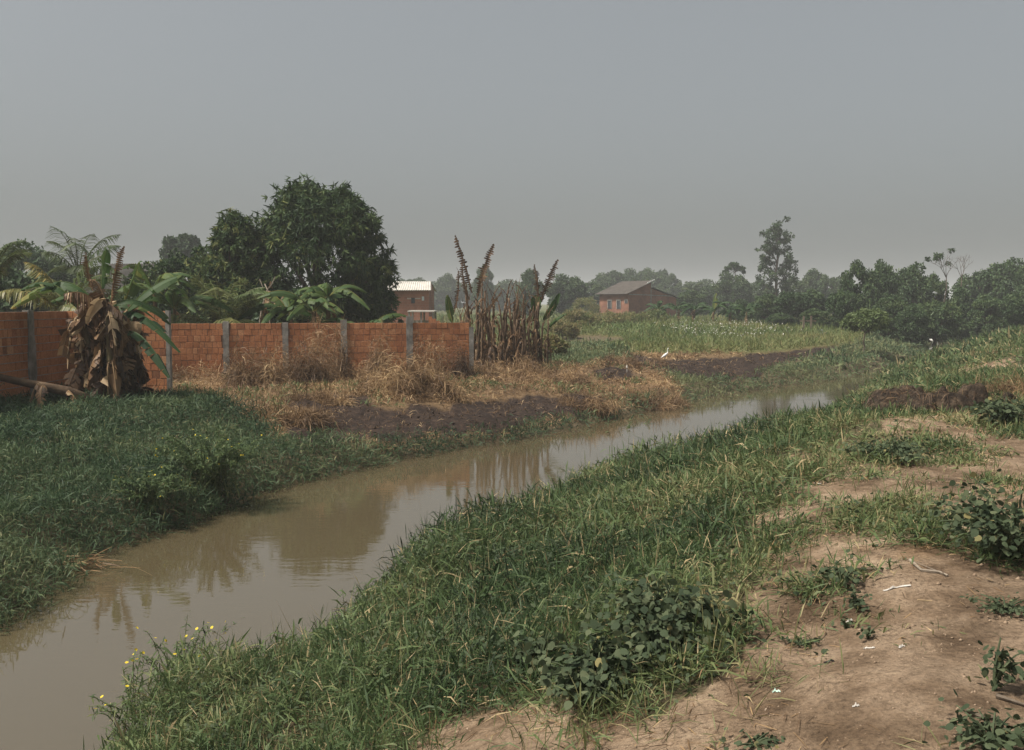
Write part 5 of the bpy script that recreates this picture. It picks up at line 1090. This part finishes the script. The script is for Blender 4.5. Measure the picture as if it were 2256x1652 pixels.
X, Y = at_z(462, 1118, 0.1); broad = flower_weed('rounded dark bush with yellow flowers hanging over the water on the far bank', (X - .1, Y + .45, .25), .95, 1.2, 80, 6400, .085, 22, .015, rs_, gf, t0=.42, name='flowering_bush')
X, Y = at_z(330, 1160, 0.1); flower_weed('lower yellow flowered bush left of the rounded dark bush', (X - .1, Y + .4, .3), .65, .65, 40, 2600, .08, 12, .014, rs_, gf, t0=.42, name='flowering_bush')
# tall grass stalks standing up against the water
def stalk(label, base, h, lean, rng, group='tall stalks on the near bank', n=9, leaf=.2, w=.016):
    t = thing('tall_weed', label, 'weed', base, group); b = np.array(base, float)
    tip = b + np.array([lean, rng.normal(0, .05), h]); P = bez(b, b + np.array([lean * .2, 0, h * .6]), tip, n); mk('stem', tube(P, np.linspace(.006, .003, n), 5, tint=.55, cap=False), GRASS, t)
    m = n * 2; i = np.linspace(2, n - 1, m).astype(int); a = rng.uniform(0, 6.28, m); d = unit(np.stack([np.cos(a), np.sin(a), rng.uniform(.3, 1.0, m)], -1))
    mk('leaves', ribbons(P[i], d, leaf * rng.uniform(.6, 1.1, m), w, rng.uniform(.2, .5, m), 3, [.6, 1, .7, .05], rng.uniform(-.5, .5, m), rng.uniform(.2, .55, m)), GRASS, t)
for lab, xv, yv, h, ln in (('tall grass stalk leaning left over the water halfway along the bank', 985, 1160, .50, -.18), ('grass stalk with spread blades above the water, just right of the leaning one', 1060, 1120, .38, .08), ('thin stalk against the water at the bottom of the bank', 590, 1440, .45, -.05), ('two leaved stalk near the yellow flowers', 700, 1350, .40, .1), ('leafy stalk against the bright water before the bend', 1385, 985, .75, .02), ('second leafy stalk right of the one before the bend', 1425, 975, .65, .06), ('third leafy stalk near the bend', 1350, 1000, .6, -.1), ('bushy tip against the far water', 1612, 920, .85, .0), ('slim tip right of the bushy one against the far water', 1650, 915, .75, .05), ('drooping stalk at the lower left edge of the bank', 330, 1530, .42, -.2)):
    stalk(lab, ghit(xv, yv), h, ln, rs_, leaf=.16 if yv > 1100 else .2, w=.016 if yv > 1100 else .05)

# dry straw heaps on the far bank
def straw_heap(label, base, rx, ry, h, n, L, W, rng, t0, group='dry straw heaps on the far bank'):
    """slumped tangle: several uneven lumps of matted straw with stray stalks standing out"""
    b = np.array(base, float); nl = 7; cx = b[0] + rng.uniform(-.75, .75, nl) * rx; cy = b[1] + rng.uniform(-.75, .75, nl) * ry; hh = h * rng.uniform(.40, 1.05, nl); rr_ = rng.uniform(.35, .65, nl) * min(rx, ry)
    k = rng.integers(0, nl, n); a = rng.uniform(0, 6.28, n); q = rng.random(n) ** .6
    x = cx[k] + rr_[k] * q * np.cos(a) * rng.uniform(.7, 1.5, n); y = cy[k] + rr_[k] * q * np.sin(a); u = rng.random(n) ** .6
    z = b[2] + hh[k] * (1 - q ** 1.6) * u * (.5 + 1.0 * fbm(x * 3, y * 3, 181)) - .03
    d = unit(rng.normal(0, 1, (n, 3)) * [1.0, .8, .55] + np.stack([np.cos(a) * .5, np.sin(a) * .5, np.full(n, .25)], -1))
    st = rng.random(n) < .07; d[st] = unit(rng.normal(0, .35, (st.sum(), 3)) + [0, 0, 1.0])
    pt_ = fbm(x * 2.0, y * 2.0, 183)
    G = ribbons(np.stack([x, y, z], -1), d, L * rng.uniform(.4, 1.2, n) * np.where(st, 1.5, 1), W * .55 * rng.uniform(.5, 1.5, n), np.where(st, .2, rng.uniform(.2, 1.1, n)), 2, [.6, 1, .15], rng.uniform(-1.4, 1.4, n), np.clip(t0 - .12 + (pt_ - .5) * 1.1 + .30 * (u - .5) + rng.normal(0, .15, n), 0, 1))  # strands low in a lump get darker tints: interior shade painted in
    return one('straw_heap', G, DRY, label, 'straw heap', base, group)
for lab, xv, Y, rx, ry, h, n, t0 in (('tall tangled dry heap before the wall, highest of the dry heaps', 640, 28.8, 1.1, .9, 2.0, 6500, .34), ('dry heap with a pale bent top left of the tangled one', 560, 28.4, .9, .7, 1.5, 4200, .5), ('wide pale straw heap before the middle of the wall', 868, 26.8, 1.3, 1.0, 1.4, 6500, .52), ('straw heap right of the wide pale one', 950, 27.4, .8, .7, 1.0, 3200, .5), ('dry weeds banked against the wall left of its fourth post', 790, 30.6, 1.1, .6, 1.7, 4000, .45), ('dry weeds standing against the last panel of the wall', 970, 31.7, 1.0, .5, 1.9, 3600, .42), ('brown dry heap at the foot of the dead bananas', 1120, 33.5, 1.3, .9, .7, 3400, .38), ('low straw swell right of the dead bananas', 1225, 33.0, 1.3, .9, .5, 3000, .42), ('brown straw swell beside the mud where the egret stands', 1400, 40.0, 1.6, 1.0, .55, 3000, .35), ('overhanging straw tussock on the water edge before the mud', 1440, 31.9, 1.1, .8, .5, 3000, .45), ('straw tussock on the water edge right after the dark mud', 1300, 28.8, 1.0, .7, .45, 2600, .45), ('dry weed clump at the foot of the left bananas', 330, 25.0, .9, .7, .4, 2000, .5), ('low straw drift where the green grass of the far bank ends', 600, 22.5, 1.3, .8, .35, 3600, .5), ('straw drift between the burnt mud and the tall tangled heap', 720, 25.5, 1.4, .6, .35, 3200, .5), ('dark dead bush against the last post of the wall', 1062, 32.2, .7, .6, .8, 2000, .25)):
    x = xat(xv, Y); straw_heap(lab, (x, Y, Hs(x, Y)), rx, ry, h, n, .42, .020, rs_, t0)
# crooked dead saplings in front of the wall
ds = thing('dead_sapling', 'crooked pale dead sapling with withered leaves standing before the wall', 'dead tree', ghit(563, 812)); Yd = ORG[ds.name][1]
Gs = [tube([pt(563, 812, Yd), pt(566, 760, Yd), pt(572, 715, Yd), pt(577, 680, Yd), pt(588, 640, Yd)], [.05, .045, .04, .035, .025], 6), tube([pt(596, 812, Yd), pt(598, 750, Yd), pt(594, 700, Yd), pt(600, 660, Yd), pt(583, 625, Yd)], [.045, .04, .035, .03, .02], 6), tube([pt(586, 650, Yd), pt(578, 630, Yd), pt(572, 615, Yd)], [.025, .02, .012], 5), tube([pt(588, 640, Yd), pt(598, 628, Yd), pt(606, 610, Yd)], [.025, .02, .012], 5)]
mk('stems', join(*Gs), PALEBARK, ds, smooth=True)
for k in range(16):
    c = pt(rs_.uniform(575, 690), rs_.uniform(650, 770), Yd + rs_.uniform(-.3, .3)) if k > 5 else pt(rs_.uniform(572, 606), rs_.uniform(615, 690), Yd)
    mk('dead_leaf', banana_leaf(c, c + rs_.normal(0, .12, 3), c + rs_.normal(0, .15, 3) - [0, 0, .4], .25, rs_, dead=True, n=8, t0=.55, pet=0), DEADB, ds)
b = ghit(550, 800); one('wooden_stake', tube([b, (b[0] + .02, b[1], b[2] + .3), (b[0], b[1] + .02, zat(735, b[1]))], [.07, .065, .05], 6), CONC, 'short grey stake standing before the second wall panel', 'stake', b)

# heap of dug up mud and roots on the near bank
hb = ghit(2060, 905); hc = (hb[0], hb[1] + .45, hb[2]); gxs, gys = np.meshgrid(np.linspace(-1.0, 1.0, 130), np.linspace(-.9, .9, 90))
def mound(u, v):
    e = (u + .1 * np.sin(v * 3)) ** 2 / 1.0 + (v ** 2) / .75; m = np.clip(1 - e, 0, 1) ** .6
    n_ = fbm(u * 3.2 + 5, v * 3.2, 191, 4); ridge = 1 - np.abs(2 * fbm(u * 2.2, v * 2.2 + 9, 193, 3) - 1)
    st_ = sst(.42, .58, fbm(u * 1.9 + 3, v * 1.9, 195, 3))
    return m ** .75 * (.10 + .75 * n_ * st_ + .45 * ridge * st_ + .25 * n_)
hz = mound(gxs, gys); hx_ = hc[0] + .2 + gxs * 1.35; hy_ = hc[1] + gys * 1.3; bz_ = H(hx_.ravel(), hy_.ravel()).reshape(hx_.shape)
HV = np.stack([hx_, hy_, bz_ + hz * .58 - .03], -1).reshape(-1, 3); ni, nj = gxs.shape
ii, jj = np.meshgrid(np.arange(ni - 1), np.arange(nj - 1), indexing='ij'); HQ = np.stack([ii * nj + jj, ii * nj + jj + 1, (ii + 1) * nj + jj + 1, (ii + 1) * nj + jj], -1).reshape(-1, 4)
MUD = solid_mat('dug_mud', [(.3, (.010, .007, .005)), (.5, (.026, .018, .012)), (.70, (.085, .060, .038))], scale=9, bump=1.0, bscale=26)
heap = thing('mud_heap', 'heap of dark dug up mud with dry roots on the near bank at right', 'mud heap', hc)
mk('mud', (HV, HQ, .5), MUD, heap, smooth=True)
m = 2200; u = rs_.uniform(-.95, .95, m); v = rs_.uniform(-.8, .8, m); hgt = mound(u, v); k = hgt > .1; u, v, hgt = u[k], v[k], hgt[k]; m = len(u); xx, yy = hc[0] + .2 + u * 1.35, hc[1] + v * 1.3
mk('straw', ribbons(np.stack([xx, yy, H(xx, yy) + hgt * .58 - .01], -1), unit(rs_.normal(0, 1, (m, 3)) * [1, 1, .5] + [0, 0, .3]), rs_.uniform(.08, .34, m), .011, rs_.uniform(.5, 1.6, m), 2, [.6, 1, .3], rs_.uniform(-1, 1, m), np.clip(rs_.normal(.05, .25, m), 0, 1)), DRY, heap)
hb2 = ghit(2256, 880); straw_heap('brown dead weeds at the right picture edge beside the mud heap', (hb2[0] + .1, hb2[1] + .5, hb2[2]), .8, .8, .5, 2400, .3, .014, rs_, .35, None)
straw_heap('low brown weeds right behind the mud heap', (hc[0] + 1.2, hc[1] + .6, hc[2]), .9, .8, .4, 2200, .28, .014, rs_, .4, None)
b = ghit(2168, 838); one('white_stake', tube([b, (b[0], b[1], b[2] + .12), (b[0] + .01, b[1], b[2] + .25)], [.022, .022, .012], 6), WHITE, 'small white stake standing behind the mud heap', 'stake', b)

# ---- egrets
LEGM = solid_mat('dark_legs', [(.3, (.02, .02, .02)), (.7, (.05, .045, .04))]); BEAK = solid_mat('yellow_beak', [(.3, (.55, .33, .04)), (.7, (.68, .45, .08))])
def egret(label, base, h, face, rng, hunched=False, group='white egrets'):
    """one lofted body: tail, back, breast, curved neck, head"""
    t = thing('egret', label, 'bird', base, group); s = h; f = np.array([math.cos(face), math.sin(face), 0]); up_ = np.array([0, 0, 1.])
    if not hunched: K = [(-.33, .30, .008, .012), (-.25, .34, .035, .035), (-.12, .42, .075, .085), (.0, .50, .085, .10), (.09, .57, .07, .085), (.14, .63, .042, .05), (.17, .70, .026, .028), (.155, .78, .021, .022), (.14, .86, .02, .02), (.155, .93, .021, .022), (.19, .965, .028, .028), (.23, .965, .022, .022), (.26, .955, .010, .010)]
    else: K = [(-.34, .38, .01, .015), (-.25, .42, .06, .06), (-.1, .5, .13, .14), (.04, .58, .15, .16), (.14, .66, .12, .13), (.19, .74, .07, .075), (.17, .80, .045, .045), (.19, .85, .04, .04), (.24, .85, .03, .03), (.28, .84, .012, .012)]
    b = np.array(base, float); V = []; sd = np.cross(f, up_); ns = 10
    C = np.array([(k[0], k[1]) for k in K]); tg = unit(np.gradient(C, axis=0))
    for (px, pz, rw, rh), g_ in zip(K, tg):
        c = b + f * px * s + up_ * pz * s; nrm = f * -g_[1] + up_ * g_[0]
        for q in range(ns): a = 2 * math.pi * q / ns; V.append(c + sd * math.cos(a) * rw * s + nrm * math.sin(a) * rh * s)
    V = np.array(V); Q = [(r * ns + q, r * ns + (q + 1) % ns, (r + 1) * ns + (q + 1) % ns, (r + 1) * ns + q) for r in range(len(K) - 1) for q in range(ns)]
    o = mk('body', (V, np.array(Q), .5), FEATHER, t, smooth=True); md = o.modifiers.new('subdivision', 'SUBSURF'); md.levels = md.render_levels = 1
    e = K[-2]; bp = b + f * e[0] * s + up_ * e[1] * s; mk('beak', tube([bp, bp + f * .07 * s - up_ * .012 * s, bp + f * .14 * s - up_ * .03 * s], [.016 * s, .010 * s, .002 * s], 6), BEAK, t)
    for k in (-1, 1):
        hp_ = b + sd * k * .03 * s + up_ * .44 * s; kn = b + sd * k * .03 * s - f * .03 * s + up_ * .22 * s; ftp = b + sd * k * .03 * s
        mk('leg', tube([hp_, kn, ftp - up_ * .02, ftp - up_ * .02 + f * .07 * s], [.014 * s, .009 * s, .008 * s, .005 * s], 5), LEGM, t)
b = ghit(1466, 797); egret('tall white egret standing on the dark mud with neck stretched up', b, .60, R(10), rs_)
b = ghit(2051, 772); egret('hunched white egret at the end of the water near the round bush', (b[0], b[1], max(b[2], .0)), .62, R(150), rs_, hunched=True)
b = ghit(1980, 746); egret('small distant egret on the grass left of the round bush', b, .42, R(200), rs_, hunched=True)
# ---- litter
def scrap(name, label, xv, yv, L, W, rng, mat, rz, cat='litter', n=9, wave=.007, group='litter on the near dirt'):
    b = ghit(xv, yv); t = np.linspace(-.5, .5, n); c, s = math.cos(rz), math.sin(rz); rows = []
    wob = np.cumsum(rng.normal(0, W * .25, n)); ww = W * rng.uniform(.35, 1.1, n); hz_ = np.abs(rng.normal(0, wave, n)) + .004
    V = []
    for k in range(n):
        for q, hh in ((-1, 0), (0, 1), (1, 0)):
            x, y = t[k] * L, wob[k] + q * ww[k] / 2; V.append((b[0] + x * c - y * s, b[1] + x * s + y * c, Hs(b[0] + x * c - y * s, b[1] + x * s + y * c) + hz_[k] * (.4 + .6 * hh)))
    Q = [(k * 3 + q, k * 3 + q + 1, k * 3 + q + 4, k * 3 + q + 3) for k in range(n - 1) for q in (0, 1)]
    o = one(name, (np.array(V), np.array(Q), .5), mat, label, cat, b, group); m_ = o.modifiers.new('solid', 'SOLIDIFY'); m_.thickness = .002
BLACK = solid_mat('black_rubber', [(.3, (.012, .012, .012)), (.7, (.03, .028, .026))], rough=.5); MINT = solid_mat('mint_plastic', [(.3, (.35, .5, .42)), (.7, (.55, .68, .6))], rough=.5)
for a in (('cloth_strip', 'long crumpled white strip lying on the dirt', 1974, 1299, .28, .035, OFFW, .15, 'cloth'), ('plastic_scrap', 'white and grey plastic scrap beside the seedling', 1915, 1430, .085, .03, OFFW, -.3, 'litter'), ('plastic_scrap', 'small torn white scrap right of the seedling', 1985, 1432, .06, .035, OFFW, .2, 'litter'), ('plastic_scrap', 'pale green and white scrap on the dirt near the bottom', 1710, 1528, .06, .03, MINT, -.1, 'litter'), ('plastic_scrap', 'thin white scrap below the pale green one', 1885, 1562, .045, .02, OFFW, .0, 'litter'), ('rubber_scrap', 'black rubber scrap lying on the dirt', 1826, 1461, .085, .03, BLACK, .1, 'litter'), ('plastic_scrap', 'small white scrap by the sprout at the grass tongue', 1870, 1373, .07, .02, OFFW, .3, 'litter'), ('plastic_scrap', 'white scrap on the path between the grass patches', 1802, 1066, .12, .05, OFFW, -.5, 'litter'), ('plastic_scrap', 'tiny white scrap far out on the dirt at right', 2132, 1087, .07, .04, OFFW, 0., 'litter')):
    nm, lab, xv, yv, L, W, mt, rz, ct = a; scrap(nm, lab, xv, yv, L * .62, W * .42, rs_, mt, rz, ct)
for lab, pts in (('curved bare twig lying on the dirt beyond the white strip', [(2005, 1240), (2030, 1262), (2070, 1268), (2088, 1272)]), ('dark stick lying at the end of the grass tongue', [(1840, 1268), (1880, 1262), (1925, 1258), (1945, 1262)]), ('root lying on the dirt by the low leafy plant', [(2195, 1540), (2225, 1553), (2256, 1565)]), ('thin root above the sprawling corner weed', [(2130, 1575), (2160, 1585), (2200, 1595)])):
    P = []
    for x, y in pts: g_ = ghit(x, y); P.append((g_[0], g_[1], g_[2] + .012))
    one('twig', tube(P, np.linspace(.012, .006, len(P)), 5), PALEBARK if 'twig' in lab else BARK, lab, 'twig', P[0], 'twigs on the near dirt')
# white cup caught in the grass by the water
b = ghit(944, 1176); one('plastic_cup', tube([(b[0], b[1], b[2] + .32), (b[0] + .03, b[1], b[2] + .36), (b[0] + .045, b[1] - .02, b[2] + .38)], [.03, .038, .042], 8), OFFW, 'small white plastic cup caught in the grass above the water', 'cup', (b[0], b[1], b[2] + .3))
b = ghit(1381, 822); one('plastic_bag', tube([(b[0], b[1], b[2]), (b[0] + .01, b[1], b[2] + .15), (b[0], b[1], b[2] + .2), (b[0], b[1], b[2] + .3)], [.008, .008, .04, .02], 7), OFFW, 'small white bag on a stick at the edge of the mud', 'bag', b)
# things by the far wood
b = ghit(1768, 736); sk = thing('shack_frame', 'two upright weathered boards of a shack under the olive tree', 'shack', b)
for dx in (0, .55): mk('board', box(b[0] + dx, b[0] + dx + .14, b[1], b[1] + .05, b[2] - .2, b[2] + 1.3), WOOD, sk)
mk('crossbar', box(b[0] - .2, b[0] + 1.0, b[1] + .052, b[1] + .10, b[2] + .9, b[2] + 1.0), WOOD, sk)
TARP = solid_mat('blue_grey_tarp', [(.3, (.14, .16, .19)), (.7, (.22, .24, .27))], rough=.5)
b = ghit(1808, 738); one('tarp', quadbox((b[0] - .4, b[1], b[2] + .02), (b[0] + .5, b[1], b[2] + .05), (b[0] + .45, b[1] + .8, b[2] + .32), (b[0] - .35, b[1] + .8, b[2] + .28), .03), TARP, 'blue grey tarp lying beside the shack boards', 'tarp', b)
b = ghit(2140, 735); one('plank', quadbox((b[0] - .9, b[1], b[2] + .22), (b[0] + 1.2, b[1] + .1, b[2] + .1), (b[0] + 1.2, b[1] + .4, b[2] + .12), (b[0] - .9, b[1] + .3, b[2] + .24), .06), PALEBARK, 'long pale plank lying below the wood at right', 'plank', b)
b = ghit(2200, 735); st_ = thing('tree_stump', 'broken tree stump with a side branch below the wood at right', 'stump', b)
mk('trunk', tube([b, (b[0] + .05, b[1], b[2] + .6), (b[0] + .1, b[1], b[2] + 1.0)], [.2, .16, .12], 7), PALEBARK, st_, smooth=True); mk('branch', tube([(b[0] + .05, b[1], b[2] + .8), (b[0] - .6, b[1], b[2] + 1.15), (b[0] - 1.2, b[1], b[2] + 1.25)], [.09, .07, .04], 6), PALEBARK, st_, smooth=True)
# stranded brown twigs at the far water edge
X, Y = at_z(112, 1250, .05); n = 140; a = rs_.uniform(-.6, .8, n)
one('twig_raft', ribbons(np.stack([X + rs_.normal(.1, .28, n), Y + rs_.normal(.1, .12, n), rs_.uniform(.0, .14, n)], -1), np.stack([np.cos(a), np.sin(a), rs_.normal(0, .25, n)], -1), rs_.uniform(.15, .45, n), .012, .1, 2, [.8, 1, .5], rs_.uniform(-1, 1, n), rs_.uniform(.2, .8, n)), DRY, 'small raft of brown dead stalks stranded at the far water edge', 'dead stalks', (X, Y, 0))
# ---------------------------------------------------------------- smoke haze in the air
hm, nt = M('haze')
pv = N(nt, 'ShaderNodeVolumePrincipled'); pv.inputs['Color'].default_value = (0.93, 0.95, 0.95, 1); pv.inputs['Density'].default_value = 0.0009
pv.inputs['Anisotropy'].default_value = 0.0
o = N(nt, 'ShaderNodeOutputMaterial'); nt.links.new(pv.outputs[0], o.inputs['Volume'])
V, Q, t = box(-1500, 1500, -1500, 1500, -2.0, 24.0)
haze = link('haze', mesh_np('haze', V, Q), hm); props(haze, kind='stuff')
